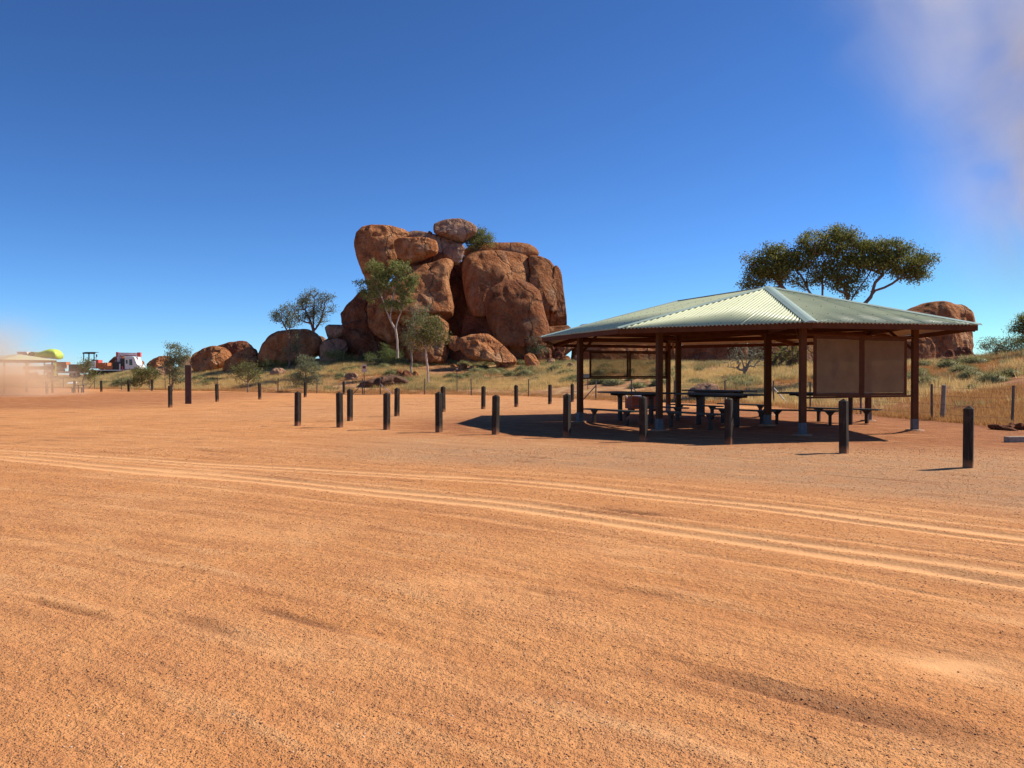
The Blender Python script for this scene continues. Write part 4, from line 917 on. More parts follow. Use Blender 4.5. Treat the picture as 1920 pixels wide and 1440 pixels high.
# ------------------------------------------------------------------ trees
def leaves_mesh(C, r, per, size, seed, mat, flat=.7, slim=.32):
    rg = np.random.default_rng(seed)
    n = len(C) * per
    cen = np.repeat(C, per, 0) + rg.normal(0, 1, (n, 3)) * np.array([r, r, r * flat]) * .5
    d = rg.normal(0, 1, (n, 3)); d[:, 2] -= .9; d /= np.linalg.norm(d, axis=1)[:, None]
    w = np.cross(d, rg.normal(0, 1, (n, 3))); w /= np.linalg.norm(w, axis=1)[:, None]
    s = size * rg.uniform(.6, 1.35, (n, 1)); ww = s * slim
    V = np.stack([cen - d * s * .5, cen - w * ww * .5, cen + d * s * .5, cen + w * ww * .5], 1).reshape(-1, 3)
    Fq = np.arange(n * 4).reshape(n, 4)
    return np_mesh('crown', V, Fq, mat)
def tree(name, lab, base, ells, stems, ncl, per, lsize, clr, trunk_r, bark, leaf, group=None, seed=0, cat='tree', depth=.8, droop=0, slim=.32, branch_min=.012, kinky=.12, part='trunk'):
    """base=(px,py,d) of the foot; ells = crown ellipses (px,py,rx,ry[,dd]); stems = list of pixel polylines from the foot"""
    rg = np.random.default_rng(seed); bd = base[2]
    b = at(*base); g = gz(b.x, b.y); b.z = min(b.z, g + .0) if b.z < g + 1 else b.z
    b = np.array(b)
    nodes = [b - np.array([0, 0, .15])]; par = [-1]; st_end = []
    for st in stems:
        prev = 0
        pts = st; dd = 0
        for k, q in enumerate(pts):
            dy = q[2] if len(q) > 2 else 0
            p = np.array(at(q[0], q[1], bd + dy))
            a = nodes[prev]; L = np.linalg.norm(p - a); m = max(1, int(L / .5))
            best = prev
            if k == 0 and len(nodes) > 1:
                best = int(np.argmin([np.linalg.norm(p - x) for x in nodes])); a = nodes[best]; m = max(1, int(np.linalg.norm(p - a) / .5))
            for j in range(1, m + 1):
                f = j / m; x = a + (p - a) * f
                if j < m: x = x + rg.normal(0, 1, 3) * .02 * L
                nodes.append(x); par.append(best if j == 1 else len(nodes) - 2)
            prev = len(nodes) - 1
    C = []
    ar = np.array([e[2] * e[3] for e in ells], float); ar /= ar.sum()
    for _ in range(ncl):
        e = ells[rg.choice(len(ells), p=ar)]
        t = rg.uniform(0, 2 * np.pi); r_ = rg.uniform(0, 1) ** .45
        px, py = e[0] + e[2] * r_ * math.cos(t), e[1] + e[3] * r_ * math.sin(t)
        dz = math.sqrt(max(0, 1 - r_ * r_)) * rg.uniform(-1, 1) * e[2] / F * bd * depth + rg.normal(0, .1)
        C.append(np.array(at(px, py, bd + dz + (e[4] if len(e) > 4 else 0))))
    C = np.array(C); order = np.argsort(np.linalg.norm(C - b, axis=1)); C = C[order]
    nst = len(nodes)
    for c in C:
        Nn = np.array(nodes); dv = c - Nn; L = np.linalg.norm(dv, axis=1)
        cost = L + .9 * np.maximum(0, -(dv[:, 2]) + .2 * L) + .6 * (np.arange(len(Nn)) < 2)
        k = int(np.argmin(cost)); a = nodes[k]; Lk = L[k]; m = max(2, int(Lk / .45))
        last = k; bow = rg.normal(0, 1, 3) * kinky * Lk; bow[2] = -abs(bow[2]) * .8
        for j in range(1, m + 1):
            f = j / m; x = a + (c - a) * f + bow * math.sin(math.pi * f)
            nodes.append(x); par.append(last); last = len(nodes) - 1
    Nn = np.array(nodes); nn = len(nodes); w = np.zeros(nn); ch = [0] * nn
    for i in range(1, nn): ch[par[i]] += 1
    for i in range(nn - 1, -1, -1):
        if ch[i] == 0: w[i] += 1
        if par[i] >= 0: w[par[i]] += w[i]
    rad = (w / max(w[0], 1)) ** .46 * trunk_r; rad = np.maximum(rad, branch_min)
    # tubes
    V = []; Fq = []; K = 6; cs = [(math.cos(2 * math.pi * i / K), math.sin(2 * math.pi * i / K)) for i in range(K)]
    for i in range(1, nn):
        a, c = Nn[par[i]], Nn[i]; d = c - a; L = np.linalg.norm(d)
        if L < 1e-4: continue
        d = d / L; q = np.cross(d, [0.31, .95, .07]); q /= np.linalg.norm(q); u = np.cross(d, q); r0 = min(rad[par[i]], rad[i] * 1.35) ; r1 = rad[i]
        k0 = len(V)
        for (p, rr) in ((a - d * r0 * .3, r0), (c, r1)):
            for cx_, sx_ in cs: V.append(p + q * cx_ * rr + u * sx_ * rr)
        for j in range(K): Fq.append((k0 + j, k0 + (j + 1) % K, k0 + K + (j + 1) % K, k0 + K + j))
    root = empty(name, tuple(b), label=lab, cat=cat, group=group)
    off = b
    me = np_mesh(part, np.array(V) - off, np.array(Fq), bark, True)
    o = bpy.data.objects.new(part, me); col.objects.link(o); o.parent = root
    if per:
        Cc = C.copy() - off
        sub = Cc + rg.normal(0, 1, Cc.shape) * clr * .3
        me = leaves_mesh(sub, clr, per, lsize, seed + 5, leaf, slim=slim)
        o = bpy.data.objects.new('crown', me); col.objects.link(o); o.parent = root
    return root

tree('gum_tree', 'tall white-trunked gum tree in front of the rock pile', (746, 668, 84), [(702, 502, 18, 14), (748, 503, 22, 11), (712, 530, 22, 12), (757, 535, 22, 16), (776, 524, 12, 9), (682, 532, 10, 9), (738, 572, 22, 10), (697, 552, 20, 10), (765, 560, 14, 9), (725, 515, 10, 8)],
     [[(745, 640), (742, 618), (732, 600), (722, 575), (708, 535), (700, 515)], [(742, 618), (748, 595), (756, 575), (764, 545)], [(732, 600), (735, 570), (742, 535), (752, 515)]], 250, 34, .26, .42, .12, 'bark_white', 'leaf_gum', seed=11, slim=.3, kinky=.06, branch_min=.008)
tree('gum_tree', 'small slender gum tree in front of the foot boulder, rooted in yellow grass', (803, 713, 66), [(790, 615, 24, 20), (815, 622, 22, 20), (776, 635, 14, 18), (825, 630, 14, 16), (800, 600, 20, 12), (795, 640, 20, 14)],
     [[(802, 690), (799, 668), (799, 650), (795, 630), (790, 610)], [(799, 655), (808, 640), (820, 622)]], 120, 50, .17, .48, .085, 'bark_white', 'leaf_olive', seed=12, slim=.3, kinky=.06, branch_min=.007)
tree('gum_tree', 'grey-stemmed sapling left of the small slender gum', (770, 692, 78), [(772, 640, 14, 16), (785, 622, 18, 16), (768, 622, 12, 14), (790, 585, 22, 12), (778, 600, 18, 12)],
     [[(771, 665), (772, 645), (776, 620)]], 80, 34, .17, .45, .10, 'bark_grey', 'leaf_grey', seed=13, slim=.3)
tree('gum_tree', 'airy round-crowned tree behind the round-backed boulder', (592, 640, 104), [(590, 562, 30, 18), (565, 572, 18, 18), (612, 572, 14, 20), (590, 553, 20, 8), (575, 590, 20, 14), (600, 595, 20, 12), (555, 590, 10, 16)],
     [[(588, 618), (581, 600), (572, 580)], [(592, 617), (603, 598), (610, 575)], [(588, 618), (588, 590), (590, 560)]], 150, 34, .24, .6, .24, 'bark_brown', 'leaf_grey', seed=14, slim=.3)
tree('gum_tree', 'thin sparse tree standing in front of the round-backed boulder', (544, 678, 90), [(525, 590, 16, 14), (545, 580, 16, 12), (518, 588, 10, 14), (550, 600, 14, 12), (535, 605, 18, 10), (560, 645, 10, 16), (545, 655, 14, 12)],
     [[(543, 650), (541, 628), (533, 610), (524, 590)], [(541, 628), (547, 605), (550, 588)]], 120, 28, .2, .45, .12, 'bark_brown', 'leaf_grey', seed=15, slim=.3)
tree('gum_tree', 'broad flat-crowned gum tree rising over the shelter roof', (1562, 738, 50),
     [(1440, 490, 36, 26), (1475, 480, 28, 22), (1545, 455, 46, 24), (1590, 465, 42, 22), (1575, 440, 24, 12), (1640, 475, 50, 20), (1700, 490, 42, 20), (1725, 505, 22, 16), (1420, 515, 24, 20), (1470, 510, 38, 20), (1530, 490, 40, 26), (1585, 505, 34, 22), (1640, 495, 40, 14), (1560, 520, 30, 16), (1410, 538, 18, 8), (1510, 525, 20, 14), (1670, 465, 26, 12), (1700, 515, 26, 10), (1590, 540, 24, 14)],
     [[(1565, 700), (1572, 650), (1580, 600), (1600, 555), (1625, 520), (1640, 495)], [(1565, 690), (1548, 640), (1541, 580), (1541, 530), (1543, 490)], [(1580, 600), (1622, 568), (1640, 545), (1672, 532), (1700, 512), (1722, 500)], [(1632, 558), (1640, 530), (1655, 515), (1672, 500)], [(1548, 640), (1510, 590), (1480, 555), (1450, 520)], [(1572, 650), (1585, 600), (1588, 560), (1580, 520)], [(1541, 580), (1515, 545), (1500, 515)]],
     560, 90, .14, .44, .20, 'bark_brown', 'leaf_dark', seed=16, depth=.6, slim=.42, kinky=.10)
tree('dead_tree', 'bare pale-stemmed shrubby tree seen through the middle of the shelter', (1398, 704, 58), [(1395, 665, 30, 16), (1420, 675, 22, 16), (1375, 680, 18, 14), (1400, 645, 30, 10), (1430, 655, 16, 12)],
     [[(1395, 690), (1390, 670)], [(1399, 690), (1400, 665)], [(1399, 695), (1404, 680), (1415, 662)]], 110, 10, .13, .45, .11, 'bark_grey', 'leaf_grey', seed=17, slim=.3)
tree('leaning_tree', 'dark leaning tree with hanging twigs between thick inner post and right front post', (1440, 690, 62), [(1480, 665, 26, 14), (1470, 680, 30, 12), (1500, 650, 20, 10), (1455, 678, 14, 12), (1500, 680, 16, 12)],
     [[(1450, 678), (1470, 655), (1490, 640)]], 110, 22, .15, .45, .24, 'bark_brown', 'leaf_dark', seed=18, slim=.3)
tree('sapling', 'blue-green sapling between the dark red boulder and the tall brown post', (322, 733, 76), [(326, 655, 14, 12), (335, 668, 18, 12), (345, 662, 10, 8), (325, 690, 18, 14), (335, 705, 16, 12), (320, 675, 12, 12)],
     [[(324, 710), (326, 690), (328, 665)], [(327, 715), (333, 700), (338, 680)], [(318, 720), (318, 700)]], 120, 42, .17, .42, .08, 'bark_grey', 'leaf_grey', seed=19)
tree('sapling', 'bushy olive sapling clump below the crane truck cab, right', (283, 731, 80), [(270, 693, 14, 10), (285, 700, 14, 12), (262, 705, 12, 12), (252, 718, 10, 10), (275, 712, 12, 10)],
     [[(279, 715), (272, 700)], [(262, 722), (258, 710)], [(287, 715), (286, 700)]], 90, 42, .16, .42, .06, 'bark_grey', 'leaf_olive', seed=20)
tree('sapling', 'thin olive sapling in front of the roller on the truck tray', (157, 726, 86), [(165, 680, 8, 10), (160, 690, 12, 10), (168, 700, 14, 9), (150, 690, 8, 9), (172, 708, 8, 6)],
     [[(155, 715), (160, 700), (165, 685)]], 80, 30, .16, .42, .06, 'bark_grey', 'leaf_olive', seed=21)
tree('sapling', 'low spreading sapling in front of the leaning orange-edged boulder', (465, 731, 71), [(465, 695, 22, 14), (455, 700, 14, 12), (480, 705, 14, 12), (445, 690, 10, 10), (468, 683, 12, 8)],
     [[(465, 715), (466, 700)], [(460, 716), (452, 702)], [(467, 712), (478, 702)]], 90, 26, .15, .4, .06, 'bark_grey', 'leaf_olive', seed=22)
tree('bush', 'greyish bush beside the far bollards below the thin sparse tree', (572, 729, 71), [(574, 680, 16, 16), (570, 700, 20, 14), (590, 695, 10, 16), (560, 712, 16, 12), (590, 715, 14, 10)],
     [[(572, 710), (573, 690)], [(565, 712), (558, 700)], [(580, 712), (588, 698)]], 120, 40, .14, .4, .05, 'bark_grey', 'leaf_grey', seed=23, cat='bush')
tree('bush', 'dense green bush growing on top of the rock pile', (895, 466, 100), [(897, 447, 22, 13), (885, 452, 14, 12), (912, 450, 14, 10), (895, 438, 14, 7)], [[(896, 455)]], 90, 60, .22, .6, .12, 'bark_grey', 'leaf_gum', seed=24, cat='bush')
tree('bush', 'pale green shrub at the right foot of the dome boulder', (1003, 665, 88), [(1000, 645, 12, 14), (1015, 655, 12, 8), (992, 655, 8, 8)], [[(1001, 655)]], 50, 26, .16, .45, .05, 'bark_grey', 'leaf_grey', seed=25, cat='bush')
tree('bush', 'wide grey-green bush on the rise at the right edge', (1880, 668, 56), [(1865, 648, 24, 14), (1890, 645, 26, 16), (1905, 655, 20, 14), (1850, 645, 12, 8), (1875, 660, 26, 8), (1930, 650, 24, 16)],
     [[(1878, 660)], [(1895, 655)]], 150, 40, .12, .4, .06, 'bark_grey', 'leaf_grey', seed=26, cat='bush')
tree('gum_tree', 'dark green tree cut off by the right edge of the view', (1935, 672, 52), [(1935, 620, 26, 30), (1920, 610, 14, 16), (1940, 600, 24, 16), (1898, 622, 8, 5), (1905, 618, 8, 6)],
     [[(1935, 650), (1932, 620)], [(1925, 635), (1905, 620)]], 120, 60, .13, .4, .12, 'bark_brown', 'leaf_dark', seed=27)
tree('bush', 'low green bushes at the foot of the pile under the tall gum', (720, 680, 86), [(712, 668, 26, 6), (735, 665, 18, 6), (722, 655, 5, 7)], [[(720, 672)]], 70, 50, .14, .4, .04, 'bark_grey', 'herb', seed=28, cat='bush')
tree('bush', 'low green bush under the cracked boulder left of the pile', (632, 672, 90), [(625, 665, 16, 5), (650, 672, 22, 5), (665, 678, 14, 5)], [[(632, 668)]], 60, 50, .14, .4, .04, 'bark_grey', 'herb', seed=29, cat='bush')
tree('bush', 'green fringe of shrubs at the foot of the round-backed boulder', (520, 690, 92), [(500, 682, 20, 5), (525, 684, 20, 5), (550, 680, 14, 5)], [[(520, 686)]], 60, 40, .16, .4, .04, 'bark_grey', 'leaf_olive', seed=30, cat='bush')
tree('bush', 'spinifex-grey shrub on the boulder below the mushroom rock', (1790, 655, 72), [(1790, 644, 14, 6), (1780, 648, 10, 5)], [[(1790, 650)]], 40, 40, .12, .35, .03, 'bark_grey', 'spinifex', seed=31, cat='bush')

# ------------------------------------------------------------------ grasses
def tuft_mesh(name, n, h, spread, lean, w, mat, seed, heads=0):
    rg = np.random.default_rng(seed); V = []; Fq = []
    for i in range(n):
        a = rg.uniform(0, 2 * math.pi); r_ = spread * rg.uniform(0, 1) ** .5; hh = h * rg.uniform(.5, 1.1); le = lean * rg.uniform(.2, 1) * hh
        b = np.array([r_ * math.cos(a), r_ * math.sin(a), -.03]); t = b + np.array([math.cos(a + rg.normal(0, .8)) * le, math.sin(a + rg.normal(0, .8)) * le, hh])
        m = (b + t) / 2 + np.array([0, 0, hh * .08]); wd = np.array([-math.sin(a + 1.0 * rg.normal()), math.cos(a + 1.0 * rg.normal()), 0]) * w
        k = len(V); V += [b - wd, b + wd, m + wd * .8, t, m - wd * .8]
        Fq += [(k, k + 1, k + 2), (k, k + 2, k + 4), (k + 4, k + 2, k + 3)]
    me = np_mesh(name, np.array(V), np.array(Fq), mat); return me
def scatter(name, mats_mesh, P, S_, lab=None):
    """one object: points that carry a tuft each (geometry nodes)"""
    src = bpy.data.objects.new(name + '_tuft', mats_mesh)
    me = bpy.data.meshes.new(name); me.vertices.add(len(P)); me.vertices.foreach_set('co', np.asarray(P, np.float32).ravel())
    a = me.attributes.new('size', 'FLOAT', 'POINT'); a.data.foreach_set('value', np.asarray(S_, np.float32))
    a = me.attributes.new('turn', 'FLOAT_VECTOR', 'POINT'); tv = np.zeros((len(P), 3), np.float32); tv[:, 2] = rng.uniform(0, 6.28, len(P)); a.data.foreach_set('vector', tv.ravel())
    o = bpy.data.objects.new(name, me); col.objects.link(o); o['kind'] = 'stuff'
    ng = bpy.data.node_groups.new(name, 'GeometryNodeTree'); ng.interface.new_socket('Geometry', in_out='INPUT', socket_type='NodeSocketGeometry'); ng.interface.new_socket('Geometry', in_out='OUTPUT', socket_type='NodeSocketGeometry')
    gi = ng.nodes.new('NodeGroupInput'); go = ng.nodes.new('NodeGroupOutput'); ip = ng.nodes.new('GeometryNodeInstanceOnPoints'); oi = ng.nodes.new('GeometryNodeObjectInfo'); oi.inputs['Object'].default_value = src
    if 'As Instance' in oi.inputs: oi.inputs['As Instance'].default_value = True
    na = ng.nodes.new('GeometryNodeInputNamedAttribute'); na.data_type = 'FLOAT'; na.inputs['Name'].default_value = 'size'
    nb = ng.nodes.new('GeometryNodeInputNamedAttribute'); nb.data_type = 'FLOAT_VECTOR'; nb.inputs['Name'].default_value = 'turn'
    L = ng.links.new
    L(gi.outputs[0], ip.inputs['Points']); L(oi.outputs['Geometry'], ip.inputs['Instance']); L(na.outputs['Attribute'], ip.inputs['Scale']); L(nb.outputs['Attribute'], ip.inputs['Rotation']); L(ip.outputs[0], go.inputs[0])
    md = o.modifiers.new('scatter', 'NODES'); md.node_group = ng
    return o
def grass_points(n, e_lo, e_hi, dens, plo=-150, phi=2060, seed=0, power=1.0):
    rg = np.random.default_rng(seed)
    p = rg.uniform(plo, phi, n); yf = np.interp(p, _pp, _yf); yp = np.interp(p, _pp, _yp)
    lo = yf + e_lo; hi = np.minimum(yf + e_hi, yp + 12)
    u = rg.uniform(0, 1, n) ** power
    y = lo + (hi - lo) * u; x = (p - 960) / F * y
    keep = rg.uniform(0, 1, n) < dens(x, y, p, y - yf)
    x, y = x[keep], y[keep]; z = terr(x, y)
    return np.stack([x, y, z], 1)
nz_ = lambda x, y, s, seed: .5 + .5 * fbm2(x * s, y * s, 3, seed)
straw = tuft_mesh('straw_tuft', 46, .42, .30, .55, .0055, 'straw', 1)
red = tuft_mesh('red_tuft', 40, .26, .32, .7, .006, 'straw_red', 2)
spin = tuft_mesh('spin_tuft', 46, .36, .26, .8, .007, 'spinifex', 3)
herb = tuft_mesh('herb_tuft', 40, .34, .28, .6, .010, 'herb', 4)
P = grass_points(46000, .3, 48, lambda x, y, p, e: sst(.40, .56, nz_(x, y, .12, 201) + .12 * (p < 1300) * (e > 4) + .0 * e) * (1 - .85 * sst(26, 40, e)) * np.where(p > 1520, .22, 1), seed=51, power=.85)
scatter('dry_grass', straw, P, rng.uniform(.6, 1.25, len(P)))
P = grass_points(26000, -1.2, 30, lambda x, y, p, e: np.where(p > 1480, 1.3, .45) * sst(.35, .6, nz_(x, y, .15, 203)) + .55 * np.exp(-((e - .5) / 1.8) ** 2), seed=52, power=1.2)
scatter('low_red_grass', red, P, rng.uniform(.5, 1.2, len(P)))
P = grass_points(30000, 3, 60, lambda x, y, p, e: (sst(.50, .66, nz_(x, y, .16, 205)) * .35 + .22 * sst(16, 34, e)) * np.where(p > 1500, .22, 1), seed=53)
scatter('spinifex_grass', spin, P, rng.uniform(.7, 1.5, len(P)))
P = grass_points(4000, 24, 52, lambda x, y, p, e: sst(.52, .68, nz_(x, y, .2, 207)) * (p < 1450), seed=54)
scatter('green_herbs', herb, P, rng.uniform(.6, 1.4, len(P)))

# spinifex hummocks, one by one
def hummock_mesh(seed):
    rg = np.random.default_rng(seed); V = []; Fq = []
    n = 620
    for i in range(n):
        a = rg.uniform(0, 2 * math.pi); u = rg.uniform(0, 1); el = math.asin(u ** .9)
        d = np.array([math.cos(el) * math.cos(a), math.cos(el) * math.sin(a), math.sin(el) * .85]); r0, r1 = .45, rg.uniform(.85, 1.08)
        b = d * r0; t = d * r1 + rg.normal(0, .06, 3); t[2] = max(t[2], 0)
        w = np.cross(d, rg.normal(0, 1, 3)); w = w / np.linalg.norm(w) * .014
        k = len(V); V += [b - w * 2, b + w * 2, t + w * .3, t - w * .3]; Fq.append((k, k + 1, k + 2, k + 3))
    # inner dome
    k0 = len(V); m, q = 14, 5
    for j in range(q + 1):
        el = math.pi / 2 * j / q
        for i in range(m):
            a = 2 * math.pi * i / m; r_ = .74 * (1 + rg.normal(0, .05)); V.append(np.array([r_ * math.cos(el) * math.cos(a), r_ * math.cos(el) * math.sin(a), r_ * .85 * math.sin(el)]))
    for j in range(q):
        for i in range(m): Fq.append((k0 + j * m + i, k0 + j * m + (i + 1) % m, k0 + (j + 1) * m + (i + 1) % m, k0 + (j + 1) * m + i))
    return np_mesh('spinifex_hummock', np.array(V), np.array(Fq), 'hummock')
hm = [hummock_mesh(s) for s in (1, 2, 3)]
named = [(700, 683, 86, 'rounded spinifex hummock left of the tall gum foot'), (735, 686, 80, 'broad spinifex hummock right below the tall gum foot'), (760, 694, 75, 'spinifex hummock just above the rubble heap'), (905, 688, 82, 'olive spinifex hummock below the broad low boulder'), (925, 693, 80, 'smaller spinifex hummock below the broad low boulder'),
         (958, 699, 76, 'round spinifex hummock left of the knee-high split boulder'), (988, 699, 76, 'round spinifex hummock below the knee-high split boulder'), (1042, 693, 76, 'spinifex hummock beside the left shelter eave'), (1062, 695, 72, 'second spinifex hummock beside the left shelter eave'), (250, 706, 92, 'large smooth spinifex mound in front of the crane truck'), (232, 706, 93, 'spinifex mound at the left of the large smooth one'),
         (390, 708, 86, 'flat spinifex hummock right of the tall brown post'), (372, 698, 90, 'spinifex hummock just over the tall brown post top'), (650, 692, 84, 'spinifex hummock below the cracked boulder'), (1742, 722, 44, 'bright green spinifex hummock above the capped grey timber post'), (1815, 692, 51, 'small dark spinifex hummock beside the red outcrop'), (1700, 715, 47, 'spinifex hummock at the right edge of the brown screen'),
         (1540, 705, 52, 'spinifex hummock right of the right front post')]
HG = 'spinifex hummocks in the grass'
def place_h(x, y, s, lab):
    o = bpy.data.objects.new('spinifex_hummock', hm[int(rng.integers(3))]); col.objects.link(o); o.location = (x, y, gz(x, y) - .05); o.rotation_euler = (0, 0, rng.uniform(0, 6.28)); o.scale = (s, s, s * rng.uniform(.6, .85)); tag(o, lab, 'grass clump', HG)
for (px, py, d_, lab) in named:
    big = 1.6 if 'large' in lab or 'mound' in lab else rng.uniform(.75, 1.1)
    place_h((px - 960) / F * d_, d_, big, lab)
rg = np.random.default_rng(99); k = 0
while k < 170:
    p = rg.uniform(0, 1900); yf = np.interp(p, _pp, _yf); e = rg.uniform(8, 38); y = yf + e; x = (p - 960) / F * y
    if p > 1460 and rg.uniform(0, 1) < .65: continue
    if y > np.interp(p, _pp, _yp) - 1 or nz_(np.array([x]), np.array([y]), .1, 301)[0] < .46: continue
    zn = [(0, 240, 'in front of the distant trucks'), (240, 480, 'on the slope below the layered red boulder'), (480, 640, 'on the slope below the round-backed boulder'), (640, 840, 'between the wire fence and the two white gums'), (840, 1080, 'in the yellow grass left of the shelter'), (1080, 1240, 'seen through the thin-framed screen'), (1240, 1440, 'seen over the middle picnic table'), (1440, 1720, 'behind the right half of the shelter'), (1720, 1921, 'on the rise right of the shelter')]
    zl = [z_[2] for z_ in zn if z_[0] <= p < z_[1]][0]
    place_h(x, y, rg.uniform(.45, 1.0), 'one of the small grey-green spinifex hummocks ' + zl); k += 1

# small clods and pebbles on the near dirt
def clod_mesh():
    V = np.array([(0, 0, .6), (.9, 0, .1), (.25, .8, 0), (-.8, .5, .05), (-.7, -.55, 0), (.35, -.85, .1), (0, 0, -.5)]); Fq = []
    for i in range(1, 6): j = i % 5 + 1; Fq += [(0, i, j), (6, j, i)]
    return np_mesh('clod', V * np.array([.5, .5, .32]), np.array(Fq), 'ground_clod')
mm, nt, bs, out = new_mat('ground_clod'); n_ = N(nt); oi = n_.node('ShaderNodeObjectInfo')
n_.link(n_.ramp(oi.outputs['Random'], [(0, (.30, .12, .055)), (.5, (.50, .21, .09)), (.93, (.60, .28, .13)), (1, (.75, .60, .45))]), bs.inputs['Base Color']); bs.inputs['Roughness'].default_value = .95
rgc = np.random.default_rng(5); nC = 60000
yy = 2.4 + 15 * rgc.uniform(0, 1, nC) ** 1.7; xx = rgc.uniform(-.72, .72, nC) * yy
_, tk, _, _, _, _ = micro(xx, yy)
keep = (rgc.uniform(0, 1, nC) > tk * .9) & (fbm2(xx * .6, yy * .6, 3, 401) > -.35 + .5 * rgc.uniform(-1, .6, nC)); xx, yy = xx[keep], yy[keep]
mz, *_ = micro(xx, yy); zz = terr(xx, yy) + mz
sz = .0020 + .006 * rgc.uniform(0, 1, len(xx)) ** 4 + .0006 * yy
scatter('gravel', clod_mesh(), np.stack([xx, yy, zz + sz * .1], 1), sz * 1.7)
# ------------------------------------------------------------------ small far shelter at left
def small_shelter():
    O = Vector((*at(53, 737, 68.5).xy, 0)); root = empty('picnic_shelter', O, label='small hip-roofed shelter half hidden in orange dust at the left edge', cat='shelter')
    e1 = Vector((.62, .78, 0)); e2 = Vector((-.78, .62, 0))
    K1 = Vector((at(8, 700, 66).x, 66, 0)) - O; w, L = 4.0, 5.2; z0, z1 = 2.75, 3.22
    c = [K1, K1 + e1 * w, K1 + e1 * w + e2 * L, K1 + e2 * L]
    # widen front face to the right post column
    fx = at(98, 700, 69.4).x - O.x; c[1] = Vector((fx, 69.4 - O.y, 0)); c[2] = c[1] + e2 * L
    up = Vector((0, 0, 1)); cc = sum(c, Vector()) / 4
    r0 = cc + (c[0] - c[3]).normalized() * 0.9 + up * z1; r1 = cc - (c[0] - c[3]).normalized() * 0.9 + up * z1
    ev = [p + up * z0 + (p - cc).normalized() * .35 for p in c]
    faces = [(ev[0], ev[1], r0), (ev[1], ev[2], r1, r0), (ev[2], ev[3], r1), (ev[3], ev[0], r0, r1)]
    for f in faces:
        m = MB(); n_ = len(f); m.add(list(f) + [p - up * .03 for p in f], [tuple(range(n_)), tuple(range(2 * n_ - 1, n_ - 1, -1))] + [(i, (i + 1) % n_, n_ + (i + 1) % n_, n_ + i) for i in range(n_)])
        m.build('roof_panel', 'roof_green', root)
    for i in range(4): MB().bar(ev[i] - up * .12, ev[(i + 1) % 4] - up * .12, .04, .16).build('fascia', 'beam_paint', root)
    for p in c:
        g = gz(p.x + O.x, p.y + O.y); MB().box((p.x, p.y, (g + 2.7) / 2), (.15, .15, 2.7 - g), .6).build('post', 'post_paint', root)
small_shelter()

# ------------------------------------------------------------------ machines behind the grass bank (about 130 m away)
VD = 134.0
def VX(px, d=VD): return (px - 960) / F * d
def VZ(py, d=VD): return CAMH + (HY - py) / F * d
def wheel(root, x, y, z, r, w=.35):
    m = MB().tube((x, y - w / 2, z), (x, y + w / 2, z), r, r, 20); o = m.build('wheel', 'black_rubber', root)
    MB().tube((x, y - w / 2 - .01, z), (x, y - w / 2 + .04, z), r * .5, r * .5, 14).build('rim', 'grey_paint', o)
def crane_truck():
    x0 = VX(218); g = gz(x0, VD); root = empty('crane_truck', (x0, VD, 0), label='flatbed truck with white cab and a folded pink crane behind the grass bank', cat='truck')
    X = lambda p: VX(p) - x0
    # cab: profile in x,z extruded in y
    zb, zt = VZ(692), VZ(670)
    prof = [(X(240), zb), (X(266), zb), (X(267), VZ(687)), (X(262), VZ(682)), (X(257.5), zt + .02), (X(254), zt + .12), (X(241), zt + .1), (X(240), zt)]
    m = MB().prism(prof, 'y', -1.1, 1.1); cab = m.build('cab', 'white_paint', root)
    MB().prism([(X(248.5), VZ(685)), (X(254.5), VZ(685)), (X(253.5), VZ(674)), (X(248.5), VZ(674))], 'y', -1.13, -1.08).build('side_window', 'glass_dark', cab)
    MB().prism([(X(242.3), VZ(682)), (X(245.3), VZ(682)), (X(245.3), VZ(675)), (X(242.3), VZ(675))], 'y', -1.13, -1.08).build('side_window', 'glass_dark', cab)
    MB().bar(Vector((X(261.6), 0, VZ(682.5))), Vector((X(257.9), 0, VZ(673))), 1.9, .04, up=Vector((1, 0, .3))).build('windscreen', 'glass_dark', cab)
    MB().box((X(235.5), 0, VZ(681.5)), (.7, 2.0, 1.6)).build('bulkhead', 'dark_steel', root)
    MB().box((X(208), 0, VZ(694.3)), (VX(233) - VX(150), 2.4, .16)).build('tray', 'white_paint', root)
    MB().box((X(208), 0, VZ(696.5)), (VX(262) - VX(150), .9, .28)).build('chassis', 'dark_steel', root)
    MB().box((X(231), -1.1, VZ(688.5)), (.18, .12, 1.1)).build('stake', 'white_paint', root)
    MB().box((X(236), -1.15, VZ(692)), (.22, .14, .9)).build('outrigger', 'red_paint', root)
    MB().box((X(214), -1.0, VZ(690)), (2.0, .06, .7)).build('side_board', 'orange_paint', root)
    MB().box((X(225), 0, VZ(686)), (1.4, 2.1, 1.2)).build('headboard', 'dark_steel', root)
    cr = MB().box((X(223.5), 0, VZ(676)), (.42, .5, 1.9)).build('crane_column', 'pink_paint', root)
    MB().bar(Vector((X(221), 0, VZ(663.5))), Vector((X(259), 0, VZ(664))), .45, .42).build('crane_boom', 'pink_paint', root, label='faded pink boom folded above the cab')
    MB().bar(Vector((X(226), .2, VZ(667.5))), Vector((X(256), .2, VZ(666.5))), .25, .18).build('crane_ram', 'red_paint', root)
    MB().box((X(261.5), 0, VZ(665)), (.5, .5, .72)).build('boom_head', 'red_paint', root)
    MB().box((X(220.8), 0, VZ(664.5)), (.3, .52, .75)).build('boom_knuckle', 'red_paint', root)
    for p in (178, 193, 258):
        z = VZ(701.5); wheel(root, X(p), -.95, z, .5); wheel(root, X(p), .95, z, .5)
crane_truck()
